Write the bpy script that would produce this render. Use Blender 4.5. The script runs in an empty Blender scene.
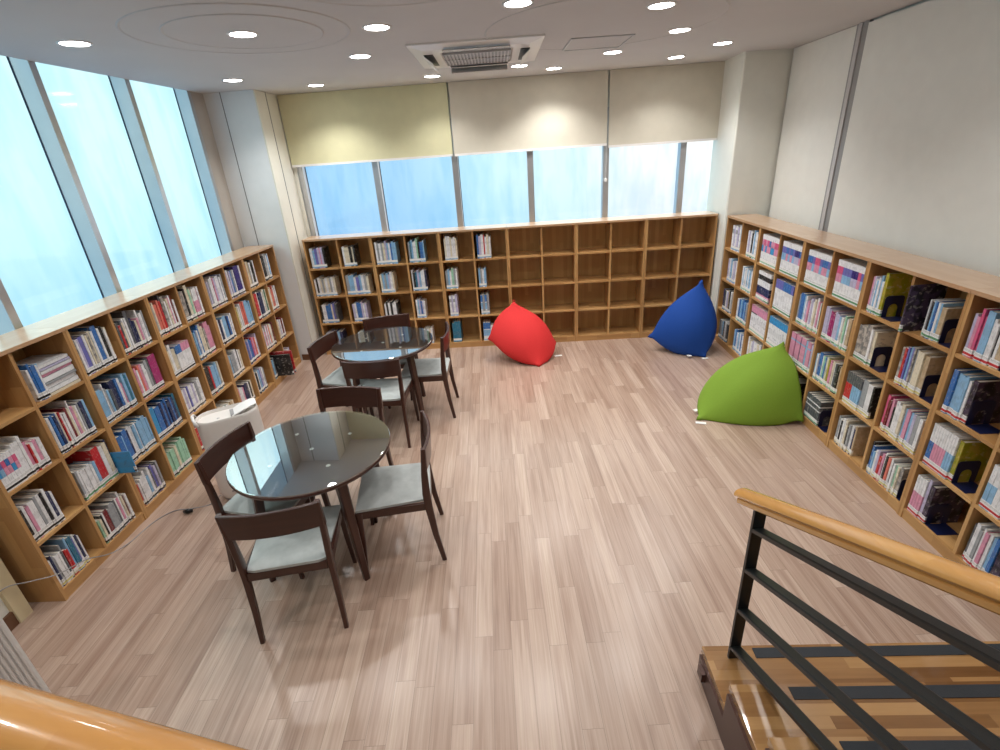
import bpy, bmesh, math, random
from mathutils import Vector, Matrix
random.seed(7)
D = bpy.data; S = bpy.context.scene; COL = S.collection
PI = math.pi
# ------------------------------------------------------------------ camera
F_PX, CAM_H, PITCH, ROLL = 496.951, 2.2339, 0.42045, -0.069874
cp, sp_, cr, sr = math.cos(PITCH), math.sin(PITCH), math.cos(ROLL), math.sin(ROLL)
_f = Vector((0, cp, -sp_)); _r = Vector((1, 0, 0)); _u = Vector((0, sp_, cp))
_x = _r*cr + _u*sr; _y = _u*cr - _r*sr
cam_d = D.cameras.new('camera'); cam = D.objects.new('camera', cam_d); COL.objects.link(cam)
cam.matrix_world = Matrix(((_x.x, _y.x, -_f.x, 0), (_x.y, _y.y, -_f.y, 0), (_x.z, _y.z, -_f.z, CAM_H), (0, 0, 0, 1)))
cam_d.sensor_width = 36; cam_d.lens = F_PX/1000*36; cam_d.clip_start = 0.02
S.camera = cam
def pix(p):
    d = Vector(p) - Vector((0, 0, CAM_H)); z = d.dot(_f)
    return (500+F_PX*d.dot(_x)/z, 375-F_PX*d.dot(_y)/z) if z > .05 else (-9999, -9999)
# ------------------------------------------------------------------ exposure
S.view_settings.view_transform = 'Standard'; S.view_settings.look = 'None'
S.view_settings.exposure = 0.45; S.view_settings.gamma = 1.0; S.view_settings.use_curve_mapping = False
# ------------------------------------------------------------------ lamps: numbers used by the downlights and the window daylight
SPOT_W = 27.0; SPOT_COL = (1.0, 0.985, 0.965)
WORLD_K = .90
# ------------------------------------------------------------------ node helper
class NT:
    def __init__(s, tree): s.t = tree; s.n = tree.nodes; s.l = tree.links
    def node(s, kind, **kw):
        n = s.n.new(kind)
        for k, v in kw.items(): setattr(n, k, v)
        return n
    def put(s, sock, v):
        if isinstance(v, bpy.types.NodeSocket): s.l.new(v, sock)
        elif v is not None: sock.default_value = v
    def math(s, op, a, b=None, c=None):
        n = s.node('ShaderNodeMath', operation=op)
        for i, v in enumerate((a, b, c)):
            if v is not None: s.put(n.inputs[i], v)
        return n.outputs[0]
    def ramp(s, fac, stops, interp='LINEAR'):
        n = s.node('ShaderNodeValToRGB'); n.color_ramp.interpolation = interp
        e = n.color_ramp.elements
        while len(e) < len(stops): e.new(0.5)
        for i, (p, c) in enumerate(stops): e[i].position = p; e[i].color = (*c, 1)
        s.put(n.inputs[0], fac); return n.outputs[0]
    def mix(s, fac, a, b, mode='MIX'):
        n = s.node('ShaderNodeMix', data_type='RGBA', blend_type=mode)
        s.put(n.inputs[0], fac)
        s.put(n.inputs[6], a if isinstance(a, bpy.types.NodeSocket) else (*a, 1)); s.put(n.inputs[7], b if isinstance(b, bpy.types.NodeSocket) else (*b, 1))
        return n.outputs[2]
    def noise(s, vec, scale, detail=3, rough=.5):
        n = s.node('ShaderNodeTexNoise'); s.put(n.inputs['Vector'], vec); n.inputs['Scale'].default_value = scale
        n.inputs['Detail'].default_value = detail; n.inputs['Roughness'].default_value = rough; return n.outputs['Fac']
    def comb(s, x, y, z):
        n = s.node('ShaderNodeCombineXYZ')
        for i, v in enumerate((x, y, z)): s.put(n.inputs[i], v)
        return n.outputs[0]
# ------------------------------------------------------------------ world: blurred daylight beyond the frosted glass
w = D.worlds.new('World'); S.world = w; w.use_nodes = True; nt = NT(w.node_tree); nt.n.clear()
tc = nt.node('ShaderNodeTexCoord'); sx = nt.node('ShaderNodeSeparateXYZ'); nt.l.new(tc.outputs['Generated'], sx.inputs[0])
az = nt.math('MULTIPLY_ADD', sx.outputs[0], 0.5, 0.5)
colr = nt.ramp(az, [(0.0, (.60, .93, 1.0)), (.27, (.62, .94, 1.0)), (.335, (.36, .63, .88)), (.42, (.40, .68, .92)), (.50, (.62, .90, .99)), (.585, (.80, .98, 1.0)), (.64, (1.0, 1.0, 1.0)), (1.0, (.98, 1, 1))])
el = nt.ramp(nt.math('MULTIPLY_ADD', sx.outputs[2], 0.5, 0.5), [(0.30, (.52, .62, .78)), (.42, (.80, .88, .97)), (.48, (1, 1, 1)), (.60, (1.12, 1.05, 1.02)), (.68, (1.9, 1.75, 1.65)), (.78, (3.4, 2.9, 2.6)), (1, (4, 3.4, 3.0))])
vs = nt.comb(nt.math('MULTIPLY', sx.outputs[0], 5.0), nt.math('MULTIPLY', sx.outputs[1], 5.0), nt.math('MULTIPLY', sx.outputs[2], .9))
st = nt.ramp(nt.noise(vs, 2.2, 2), [(.30, (.86, .93, .98)), (.60, (1.04, 1.02, 1.0))])
c1 = nt.mix(1.0, colr, el, 'MULTIPLY'); c2 = nt.mix(1.0, c1, st, 'MULTIPLY')
bg = nt.node('ShaderNodeBackground'); nt.l.new(c2, bg.inputs[0]); bg.inputs[1].default_value = WORLD_K
wo = nt.node('ShaderNodeOutputWorld'); nt.l.new(bg.outputs[0], wo.inputs[0])
def portal(name, loc, rot, sx_, sy_):
    l = D.lights.new(name, 'AREA'); l.shape = 'RECTANGLE'; l.size = sx_; l.size_y = sy_
    l.cycles.is_portal = True
    o = D.objects.new(name, l); COL.objects.link(o); o.location = loc; o.rotation_euler = rot
# window openings: daylight portals just outside the panes
portal('daylight_portal', (-3.06, 3.4, 2.2), (0, -PI/2, 0), 1.6, 5.4)
portal('daylight_portal', (0.05, 6.46, 1.85), (-PI/2, 0, 0), 4.7, .95)
# ------------------------------------------------------------------ downlights' positions (x, y on the ceiling)
CEIL = 2.975
LAMPS = [(-2.35, 3.52), (-1.39, 3.58), (-.60, 3.64), (-2.20, 5.20), (-1.66, 5.86), (-.90, 4.51), (-.47, 5.80), (.39, 5.52), (.76, 5.84),
         (.24, 3.32), (1.19, 5.13), (1.12, 3.59), (1.51, 4.37), (1.94, 5.67), (2.13, 5.06)]
LAMPS_BACK = [(-1.9, 2.2), (-.7, 1.7), (.6, 2.0), (1.9, 2.6), (2.1, 1.2), (-2.2, .7), (-.5, .2), (1.0, .3)]

# ================================================================== materials
def srgb(r, g, b):
    f = lambda c: (c/255/12.92) if c/255 <= .04045 else ((c/255+.055)/1.055)**2.4
    return (f(r), f(g), f(b))
def mat(name, col, rough=.5, metal=0.0, bump=0.0, bscale=200, var=0.0, vscale=8, coat=0, spec=None):
    m = D.materials.new(name); m.use_nodes = True; n = NT(m.node_tree); b = n.n['Principled BSDF']
    b.inputs['Roughness'].default_value = rough; b.inputs['Metallic'].default_value = metal
    b.inputs['Coat Weight'].default_value = coat; b.inputs['Coat Roughness'].default_value = .08
    if spec is not None: b.inputs['Specular IOR Level'].default_value = spec
    t = n.node('ShaderNodeTexCoord')
    lo = tuple(max(c*(1-var), 0) for c in col); hi = tuple(min(c*(1+var), 1) for c in col)
    n.l.new(n.ramp(n.noise(t.outputs['Object'], vscale, 3), [(.3, lo), (.7, hi)]), b.inputs['Base Color'])
    if bump:
        bn = n.node('ShaderNodeBump'); bn.inputs['Strength'].default_value = bump; bn.inputs['Distance'].default_value = .002
        n.l.new(n.noise(t.outputs['Object'], bscale, 2), bn.inputs['Height']); n.l.new(bn.outputs[0], b.inputs['Normal'])
    return m
def wood(name, long_axis, width, length, stops, grain=.35, rough=.4, coat=0.0, seam=.12, gscale=(2.0, 60.0), spec=.5, coatr=.1, streak=None):
    """staves of random tone, long_axis 'x'|'y'|'z'"""
    m = D.materials.new(name); m.use_nodes = True; n = NT(m.node_tree); b = n.n['Principled BSDF']
    t = n.node('ShaderNodeTexCoord'); s = n.node('ShaderNodeSeparateXYZ'); n.l.new(t.outputs['Object'], s.inputs[0])
    o = {'x': 0, 'y': 1, 'z': 2}; u = s.outputs[o[long_axis]]
    a, c = [s.outputs[i] for k, i in o.items() if k != long_axis]
    v = n.math('ADD', a, c)
    vw = n.math('DIVIDE', n.math('ADD', v, 20.0), width); row = n.math('FLOOR', vw)
    wn = n.node('ShaderNodeTexWhiteNoise', noise_dimensions='1D'); n.l.new(row, wn.inputs['W'])
    ul = n.math('ADD', n.math('DIVIDE', n.math('ADD', u, 20.0), length), wn.outputs['Value']); colm = n.math('FLOOR', ul)
    w2 = n.node('ShaderNodeTexWhiteNoise', noise_dimensions='2D'); n.l.new(n.comb(row, colm, 0.0), w2.inputs['Vector'])
    rnd = w2.outputs['Value']
    vec = n.comb(n.math('MULTIPLY', u, gscale[0]), n.math('MULTIPLY', v, gscale[1]), n.math('MULTIPLY', rnd, 37.0))
    g = n.noise(vec, 1.0, 4, .6)
    vec2 = n.comb(n.math('MULTIPLY', u, gscale[0]*.45), n.math('MULTIPLY', v, gscale[1]*.22), n.math('MULTIPLY', rnd, 71.0))
    g2 = n.noise(vec2, 1.0, 3, .55)
    fac = n.math('ADD', n.math('MULTIPLY', rnd, 1-grain), n.math('MULTIPLY', n.math('ADD', n.math('MULTIPLY', g, .62), n.math('MULTIPLY', g2, .38)), grain))
    base = n.ramp(fac, stops)
    if streak:
        base = n.mix(n.math('MULTIPLY', n.ramp(g2, [(streak[1], (1, 1, 1)), (streak[1]+.10, (0, 0, 0))]), streak[2]), base, streak[0])
    fv = n.math('FRACT', vw); fu = n.math('FRACT', ul)
    ev = n.math('LESS_THAN', fv, .0016/width); eu = n.math('LESS_THAN', fu, .0016/length)
    e = n.math('MULTIPLY', n.math('MAXIMUM', ev, eu), seam)
    n.l.new(n.mix(e, base, (.03, .015, .01)), b.inputs['Base Color'])
    b.inputs['Roughness'].default_value = rough; b.inputs['Coat Weight'].default_value = coat; b.inputs['Coat Roughness'].default_value = coatr
    b.inputs['Specular IOR Level'].default_value = spec
    bn = n.node('ShaderNodeBump'); bn.inputs['Strength'].default_value = .15; bn.inputs['Distance'].default_value = .001
    n.l.new(g, bn.inputs['Height']); n.l.new(bn.outputs[0], b.inputs['Normal'])
    return m
OAK = [(0.0, srgb(148, 105, 62)), (.35, srgb(176, 131, 81)), (.7, srgb(196, 152, 98)), (1, srgb(212, 172, 120))]
M = {}
M['floor'] = wood('laminate_floor', 'y', .092, .75, [(0.14, srgb(116, 88, 72)), (.40, srgb(162, 135, 118)), (.60, srgb(183, 158, 141)), (.92, srgb(218, 198, 182))], grain=.80, rough=.33, coat=.25, seam=.55, gscale=(2.8, 120), coatr=.22, streak=(srgb(134, 102, 88), .36, .28))
M['oak_h'] = wood('oak_board', 'x', .07, .42, OAK, grain=.5, rough=.38, seam=.12, gscale=(3, 70))
M['oak_v'] = wood('oak_panel', 'z', .07, .42, OAK, grain=.5, rough=.42, seam=.12, gscale=(3, 70))
M['oak_back_lit'] = wood('oak_back_lightened', 'z', .045, .9, [(0, srgb(170, 128, 76)), (.5, srgb(194, 152, 96)), (1, srgb(212, 174, 118))], grain=.6, rough=.45, seam=.1, gscale=(3, 70))  # paler than the other oak: light inside the compartments put into the colour
M['oak_top'] = wood('oak_top_board', 'x', .07, .5, [(0, srgb(172, 130, 94)), (.5, srgb(192, 152, 114)), (1, srgb(208, 174, 140))], grain=.6, rough=.35, seam=.12, gscale=(3, 60), coat=1.0, coatr=.22)
M['tread'] = wood('stair_tread_wood', 'x', .045, .55, [(0, srgb(84, 52, 26)), (.35, srgb(132, 92, 54)), (.7, srgb(168, 126, 80)), (1, srgb(190, 150, 104))], grain=.4, rough=.25, seam=.15, coat=.8, coatr=.04, gscale=(3, 50))
M['rail'] = wood('handrail_wood', 'y', .2, 3.0, [(0, srgb(196, 136, 70)), (.5, srgb(214, 158, 88)), (1, srgb(228, 178, 108))], grain=.8, rough=.25, seam=0, coat=.7, coatr=.06, gscale=(4, 45))
M['rail_x'] = wood('guard_rail_wood', 'x', .2, 3.0, [(0, srgb(190, 128, 64)), (.5, srgb(208, 150, 84)), (1, srgb(222, 170, 100))], grain=.8, rough=.25, seam=0, coat=.7, coatr=.06, gscale=(5, 45))
M['walnut'] = wood('dark_walnut', 'z', .4, 3.0, [(0, srgb(42, 20, 14)), (.5, srgb(62, 32, 23)), (1, srgb(82, 46, 33))], grain=.9, rough=.32, seam=0, gscale=(4, 60), coat=.2)
M['walnut_h'] = wood('dark_walnut_slab', 'x', .4, 3.0, [(0, srgb(42, 20, 14)), (.5, srgb(62, 32, 23)), (1, srgb(82, 46, 33))], grain=.9, rough=.32, seam=0, gscale=(4, 60), coat=.2)
M['tabletop'] = wood('walnut_table_top', 'x', .12, .9, [(0, srgb(76, 64, 54)), (.5, srgb(90, 76, 65)), (1, srgb(100, 86, 74))], grain=.8, rough=.45, seam=0.05, gscale=(4, 50))
M['wall'] = mat('painted_wall', srgb(226, 226, 218), .6, var=.02, bump=.1, bscale=300)
M['wall_blue'] = mat('column_panel', srgb(228, 230, 230), .45, var=.02)
M['wall_beige'] = mat('column_beige', srgb(224, 222, 210), .6, var=.02)
M['ceiling'] = mat('ceiling_paint', srgb(200, 199, 200), .75, var=.02, vscale=2)
M['seamline'] = mat('panel_joint', srgb(120, 120, 118), .6)
M['skirting'] = mat('brown_skirting', srgb(104, 70, 48), .4, var=.1)
M['paletrim'] = mat('pale_wood_trim', srgb(216, 202, 166), .45, var=.06)
M['alu'] = mat('grey_aluminium', srgb(196, 198, 202), .30, metal=.75, var=.03)
M['gasket'] = mat('dark_gasket', srgb(40, 56, 84), .5)
M['blind_y'] = mat('yellowish_blind_fabric', srgb(212, 208, 170), .8, bump=.3, bscale=500, var=.03)
M['blind_g'] = mat('beige_blind_fabric', srgb(208, 202, 186), .8, bump=.3, bscale=500, var=.03)
M['blind_r'] = mat('pale_grey_blind_fabric', srgb(232, 231, 225), .8, bump=.3, bscale=500, var=.02)
M['white'] = mat('white_plastic', srgb(232, 230, 228), .3, var=.01)
M['whitewarm'] = mat('warm_white_plastic', srgb(226, 220, 214), .38, var=.01)
M['grey'] = mat('grey_plastic', srgb(150, 148, 148), .4)
M['lgrey'] = mat('light_grey_plastic', srgb(196, 192, 192), .4)
M['black'] = mat('black_plastic', srgb(18, 18, 20), .35)
M['blacksteel'] = mat('black_powder_coated_steel', srgb(24, 26, 26), .38, bump=.1, bscale=500)
M['strip'] = mat('anti_slip_strip', srgb(44, 46, 50), .8, bump=.6, bscale=600, var=.1, vscale=300)
M['stringer'] = mat('brown_metal_edging', srgb(74, 48, 40), .35, metal=.3)
M['seatfabric'] = mat('grey_seat_fabric', srgb(176, 180, 178), .85, bump=.4, bscale=700, var=.12, vscale=14)
M['navy'] = mat('navy_steel', srgb(22, 28, 62), .35)
M['tag'] = mat('white_tag', srgb(236, 234, 230), .6)
M['paper'] = mat('page_paper', srgb(226, 220, 206), .8, var=.04, vscale=60)
for k, c in dict(red=(208, 42, 42), blue=(6, 66, 150), green=(118, 150, 40)).items():
    M['bag_'+k] = mat(k+'_knit_fabric', srgb(*c), .85, bump=.35, bscale=420, var=.04, vscale=120)
# thin glass lying on the tables
m = D.materials.new('table_glass'); m.use_nodes = True; n = NT(m.node_tree); n.n.clear()
fr = n.node('ShaderNodeFresnel'); fr.inputs[0].default_value = 4.2; gm = n.node('ShaderNodeNewGeometry')
fr_front = n.math('MULTIPLY', fr.outputs[0], n.math('SUBTRACT', 1.0, gm.outputs['Backfacing']))
tr = n.node('ShaderNodeBsdfTransparent'); tr.inputs[0].default_value = (.90, .93, .91, 1)
gl = n.node('ShaderNodeBsdfGlossy'); gl.inputs['Roughness'].default_value = .012; gl.inputs[0].default_value = (.95, .98, 1, 1)
mx = n.node('ShaderNodeMixShader'); n.l.new(fr_front, mx.inputs[0]); n.l.new(tr.outputs[0], mx.inputs[1]); n.l.new(gl.outputs[0], mx.inputs[2])
oo = n.node('ShaderNodeOutputMaterial'); n.l.new(mx.outputs[0], oo.inputs[0]); M['glass'] = m
# frosted window film
m = D.materials.new('window_film_glass'); m.use_nodes = True; n = NT(m.node_tree); n.n.clear()
t = n.node('ShaderNodeTexCoord'); s = n.node('ShaderNodeSeparateXYZ'); n.l.new(t.outputs['Object'], s.inputs[0])
v = n.comb(n.math('MULTIPLY', s.outputs[0], 3.2), n.math('MULTIPLY', s.outputs[1], 3.2), n.math('MULTIPLY', s.outputs[2], .8))
tint = n.ramp(n.noise(v, 1.6, 3), [(.33, (.88, .94, .98)), (.60, (1, 1, 1))])
tr = n.node('ShaderNodeBsdfTransparent'); n.l.new(tint, tr.inputs[0])
tl = n.node('ShaderNodeBsdfGlossy'); tl.inputs['Roughness'].default_value = .08
mx = n.node('ShaderNodeMixShader'); mx.inputs[0].default_value = .05
n.l.new(tr.outputs[0], mx.inputs[1]); n.l.new(tl.outputs[0], mx.inputs[2])
oo = n.node('ShaderNodeOutputMaterial'); n.l.new(mx.outputs[0], oo.inputs[0]); M['pane'] = m
# lamp lens
m = D.materials.new('lamp_lens'); m.use_nodes = True; b = m.node_tree.nodes['Principled BSDF']
b.inputs['Base Color'].default_value = (1, 1, 1, 1); b.inputs['Emission Color'].default_value = (1, .97, .93, 1); b.inputs['Emission Strength'].default_value = 14
M['lens'] = m
# book cover inks: base colour + a printed pattern of its own
INK = dict(W=(234, 234, 236), C=(224, 214, 190), L=(192, 186, 214), P=(220, 150, 176), M=(168, 40, 110), R=(196, 40, 46), D=(116, 26, 34), S=(224, 120, 104), Y=(150, 152, 24),
           G=(160, 208, 180), g=(44, 110, 78), T=(30, 110, 140), B=(50, 110, 180), b=(140, 186, 222), N=(28, 40, 84), K=(22, 22, 26), E=(160, 164, 168), e=(84, 88, 94), V=(112, 112, 184), O=(196, 176, 146), I=(48, 36, 120), U=(218, 92, 134), c=(60, 150, 206), X=(70, 58, 84), Q=(188, 180, 170))
INKNAME = dict(W='white', C='cream', L='lilac', P='pink', M='magenta', R='red', D='dark red', S='salmon', Y='olive yellow', G='mint green', g='dark green', T='teal', B='blue', b='pale blue', N='navy', K='black', E='grey', e='dark grey', V='violet', O='beige', I='indigo', U='hot pink', c='sky blue', X='dark purple', Q='mottled grey')
def ink(code):
    key = 'ink_'+code
    if key in M: return M[key]
    col = srgb(*INK[code]); lum = sum(col)/3
    mk = srgb(70, 76, 100) if lum > .25 else srgb(214, 210, 200)
    m = D.materials.new(INKNAME[code].replace(' ', '_')+'_cover'); m.use_nodes = True; n = NT(m.node_tree); b = n.n['Principled BSDF']
    t = n.node('ShaderNodeTexCoord'); s = n.node('ShaderNodeSeparateXYZ'); n.l.new(t.outputs['Object'], s.inputs[0])
    v = n.comb(n.math('MULTIPLY', s.outputs[0], 200), n.math('MULTIPLY', s.outputs[1], 30), n.math('MULTIPLY', s.outputs[2], 42))
    oi = n.node('ShaderNodeObjectInfo')
    va = n.node('ShaderNodeVectorMath', operation='ADD'); n.l.new(v, va.inputs[0]); n.l.new(n.comb(0.0, 0.0, n.math('MULTIPLY', oi.outputs['Random'], 50)), va.inputs[1])
    f = n.ramp(n.noise(va.outputs[0], 1.0, 2), [(.58, (0, 0, 0)), (.63, (1, 1, 1))])
    if code in 'XQYO':
        f2 = n.ramp(n.noise(t.outputs['Object'], 22, 3), [(.45, (0, 0, 0)), (.55, (1, 1, 1))])
        basec = n.mix(f2, col, {'X': srgb(28, 26, 38), 'Q': srgb(128, 126, 124), 'Y': srgb(176, 160, 60), 'O': srgb(182, 160, 128)}[code])
    else:
        f3 = n.ramp(n.noise(n.comb(0.0, 0.0, n.math('MULTIPLY_ADD', s.outputs[2], 14, n.math('MULTIPLY', oi.outputs['Random'], 90))), 1.0, 1), [(.5, (0, 0, 0)), (.56, (1, 1, 1))])
        basec = n.mix(n.math('MULTIPLY', f3, .35), col, tuple(min(1, x*.55+.06) for x in col))
    n.l.new(n.mix(n.math('MULTIPLY', f, .28), basec, mk), b.inputs['Base Color'])
    b.inputs['Roughness'].default_value = .38
    M[key] = m; return m
def labelmat(code):
    key = 'label_'+code
    if key in M: return M[key]
    c2 = {'K': srgb(24, 24, 28), 'g': srgb(90, 150, 110), 'R': srgb(196, 44, 56), 'b': srgb(170, 196, 214), 'y': srgb(214, 206, 140)}[code]
    m = D.materials.new('spine_label_'+{'K': 'black', 'g': 'green', 'R': 'red', 'b': 'pale_blue', 'y': 'yellow'}[code]); m.use_nodes = True; n = NT(m.node_tree); b = n.n['Principled BSDF']
    t = n.node('ShaderNodeTexCoord'); s = n.node('ShaderNodeSeparateXYZ'); n.l.new(t.outputs['Object'], s.inputs[0])
    z = s.outputs[2]
    band = n.math('LESS_THAN', n.math('ABSOLUTE', n.math('SUBTRACT', z, .016)), .0065)
    txt = n.ramp(n.noise(n.comb(n.math('MULTIPLY', s.outputs[0], 900), 0.0, n.math('MULTIPLY', z, 500)), 1.0, 1), [(.52, (0, 0, 0)), (.56, (1, 1, 1))])
    txt = n.math('MULTIPLY', txt, n.math('LESS_THAN', n.math('ABSOLUTE', n.math('SUBTRACT', z, .036)), .006))
    n.l.new(n.mix(band, n.mix(n.math('MULTIPLY', txt, .7), srgb(236, 236, 236), (.05, .05, .06)), c2), b.inputs['Base Color'])
    b.inputs['Roughness'].default_value = .45
    M[key] = m; return m

# ================================================================== mesh helpers
def box(bm, x0, x1, y0, y1, z0, z1, mi=0):
    v = [bm.verts.new((x, y, z)) for z in (z0, z1) for y in (y0, y1) for x in (x0, x1)]
    for q in ((0, 2, 3, 1), (4, 5, 7, 6), (0, 1, 5, 4), (2, 6, 7, 3), (0, 4, 6, 2), (1, 3, 7, 5)):
        f = bm.faces.new([v[i] for i in q]); f.material_index = mi
    return v
def prism(bm, pts, z0, z1, mi=0):
    a = [bm.verts.new((x, y, z0)) for x, y in pts]; b = [bm.verts.new((x, y, z1)) for x, y in pts]
    n = len(pts); fs = [bm.faces.new(a[::-1]), bm.faces.new(b)]
    for i in range(n): fs.append(bm.faces.new((a[i], a[(i+1) % n], b[(i+1) % n], b[i])))
    for f in fs: f.material_index = mi
    return a+b
def sweep(bm, pts, sizes, side=Vector((1, 0, 0)), round_=False, nseg=8):
    """rectangular (or elliptical) section swept along pts; sizes=(width along side, depth)"""
    rings = []
    P = [Vector(p) for p in pts]
    for i, p in enumerate(P):
        d = (P[min(i+1, len(P)-1)] - P[max(i-1, 0)]).normalized()
        s = (side - d*side.dot(d)).normalized(); t = d.cross(s)
        w_, h_ = sizes[i] if isinstance(sizes[0], (tuple, list)) else sizes
        if round_: offs = [(math.cos(2*PI*k/nseg), math.sin(2*PI*k/nseg)) for k in range(nseg)]
        else:
            c = .72
            offs = [(-1, -c), (-c, -1), (c, -1), (1, -c), (1, c), (c, 1), (-c, 1), (-1, c)]
        rings.append([bm.verts.new(p + s*(a*w_/2) + t*(b*h_/2)) for a, b in offs])
    n = len(rings[0])
    for a, b in zip(rings, rings[1:]):
        for k in range(n): bm.faces.new((a[k], a[(k+1) % n], b[(k+1) % n], b[k]))
    bm.faces.new(rings[0][::-1]); bm.faces.new(rings[-1])
def profile_sweep(bm, prof, pts, side, up=None):
    """closed profile (list of (s,t)) swept along a polyline, t measured square to the path"""
    P = [Vector(p) for p in pts]; rings = []
    for i, p in enumerate(P):
        d = (P[min(i+1, len(P)-1)] - P[max(i-1, 0)]).normalized(); s = (side - d*side.dot(d)).normalized(); t = d.cross(s)
        rings.append([bm.verts.new(p+s*a+t*b) for a, b in prof])
    n = len(prof)
    for a, b in zip(rings, rings[1:]):
        for k in range(n): bm.faces.new((a[k], a[(k+1) % n], b[(k+1) % n], b[k]))
    bm.faces.new(rings[0][::-1]); bm.faces.new(rings[-1])
def lathe(bm, prof, n=48, mi=0, cx=0, cy=0):
    rings = []
    for r, z in prof:
        rings.append([bm.verts.new((cx+r*math.cos(2*PI*k/n), cy+r*math.sin(2*PI*k/n), z)) for k in range(n)] if r > 1e-6 else [bm.verts.new((cx, cy, z))])
    for a, b in zip(rings, rings[1:]):
        for k in range(n):
            q = [a[k % len(a)], a[(k+1) % len(a)], b[(k+1) % len(b)], b[k % len(b)]]; q = list(dict.fromkeys(q))
            if len(q) > 2: bm.faces.new(q).material_index = mi
def finish(bm, smooth=False, bevel=0, bseg=2):
    if bevel:
        bmesh.ops.bevel(bm, geom=[e for e in bm.edges if e.calc_face_angle(0) > .6], offset=bevel, segments=bseg, affect='EDGES', profile=.5)
    bmesh.ops.recalc_face_normals(bm, faces=bm.faces[:])
    if smooth:
        for f in bm.faces: f.smooth = True
def obj(name, bm, mats, parent=None, smooth=False, bevel=0, bseg=2, world=None, auto=None):
    finish(bm, smooth, bevel, bseg)
    me = D.meshes.new(name); bm.to_mesh(me); bm.free()
    for mm in (mats if isinstance(mats, (list, tuple)) else [mats]): me.materials.append(mm)
    if auto: me.set_sharp_from_angle(angle=math.radians(auto))
    o = D.objects.new(name, me); COL.objects.link(o)
    if parent is not None: o.parent = parent
    if world is not None: o.matrix_world = world
    return o
def tag(o, label, cat, group=None, kind=None):
    if label: o['label'] = label
    if cat: o['category'] = cat
    if group: o['group'] = group
    if kind: o['kind'] = kind
    return o
def thing(name, label, cat, mw, group=None):
    o = D.objects.new(name, None); COL.objects.link(o); o.empty_display_size = .1; o.matrix_world = mw
    return tag(o, label, cat, group)
def struct(name, bm, mats, **k):
    o = obj(name, bm, mats, **k); o['kind'] = 'structure'; return o
def bx(*a):
    bm = bmesh.new(); box(bm, *a); return bm
def frame(x, y, a, z=0): return Matrix.Translation((x, y, z)) @ Matrix.Rotation(a, 4, 'Z')
def copy_tree(o, mw=None):
    c = o.copy(); COL.objects.link(c)
    for ch in o.children:
        d = ch.copy(); COL.objects.link(d); d.parent = c
        for g in ch.children:
            e = g.copy(); COL.objects.link(e); e.parent = d
    if mw is not None: c.matrix_world = mw
    return c

# frames of the three bookcase runs: local x runs left to right as one faces it, y goes into the wall
H = 1.4454
A_B, A_R, A_L = -.04624, -1.62855, PI-1.61513
W_B, W_R, W_L = .8, .80085, .7265
FB = frame(-2.206, 6.0175, A_B); FR = frame(2.6181, 5.6187, A_R)
FL = frame(-2.4689+math.cos(-1.61513)*W_L*5, 5.8205+math.sin(-1.61513)*W_L*5, A_L)
DEP = .30
# ================================================================== the room
bm = bmesh.new(); box(bm, -3.3, 3.5, -2.2, 6.9, -.1, 0); struct('floor', bm, M['floor'])
bm = bmesh.new(); lxw = lambda y: -2.9+(y-4.5)*math.cos(A_L)/math.sin(A_L)
prism(bm, [(lxw(-2.2), -2.2), (3.5, -2.2), (3.5, 6.52), (2.9, 6.30), (-2.3, 6.545), (-2.9, 6.6), (lxw(5.69), 5.69)], CEIL, CEIL+.12)
box(bm, -3.45, -2.7, -2.2, 6.6, CEIL+.34, CEIL+.40)
struct('ceiling', bm, M['ceiling'])
# rings moulded on the ceiling
def ceiling_ring(cx, cy, r, wdt, nm):
    bm = bmesh.new(); lathe(bm, [(r-wdt, CEIL+.002), (r-wdt*.5, CEIL-.003), (r, CEIL-.006), (r+.004, CEIL+.002)], 96, cx=cx, cy=cy)
    struct(nm, bm, M['ceiling'], smooth=True)
def circ(a, b, c):
    (ax, ay), (bx_, by), (cx, cy) = a, b, c; d = 2*(ax*(by-cy)+bx_*(cy-ay)+cx*(ay-by))
    ux = ((ax*ax+ay*ay)*(by-cy)+(bx_*bx_+by*by)*(cy-ay)+(cx*cx+cy*cy)*(ay-by))/d; uy = ((ax*ax+ay*ay)*(cx-bx_)+(bx_*bx_+by*by)*(ax-cx)+(cx*cx+cy*cy)*(bx_-ax))/d
    return ux, uy, math.hypot(ax-ux, ay-uy)
for i, (cx, cy, r) in enumerate([circ((-1.893, 3.205), (-1.70, 4.08), (-.789, 3.745)), circ((-1.719, 3.303), (-.924, 3.568), (-1.171, 3.176)), circ((-.767, 3.052), (-.494, 3.196), (-.177, 3.171)), (.86, 4.05, .80)]):
    ceiling_ring(cx, cy, r, .02, 'trim_%d' % (i+1))
# left wall (window side): parapet, glazed above
LX = Matrix.Translation((-2.9, 4.5, 0)) @ Matrix.Rotation(A_L, 4, 'Z')     # local x along +y world, local y outwards
def LXY(y): return (y-4.5)/math.sin(A_L)       # world y -> local x
def wstruct(name, M0, dims, m, bevel=0):
    return struct(name, bx(*dims), m, world=M0, bevel=bevel)
wstruct('wall_left', LX, (LXY(-2.2), LXY(5.70), .02, .24, 0, 1.34), M['wall'])
wstruct('wall_left', LX, (LXY(5.69), LXY(6.5), .03, .12, 0, CEIL+.335), M['wall_beige'])
wstruct('wall_left', LX, (LXY(-2.2), LXY(.30), .02, .24, 1.34, CEIL+.335), M['wall'])
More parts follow.
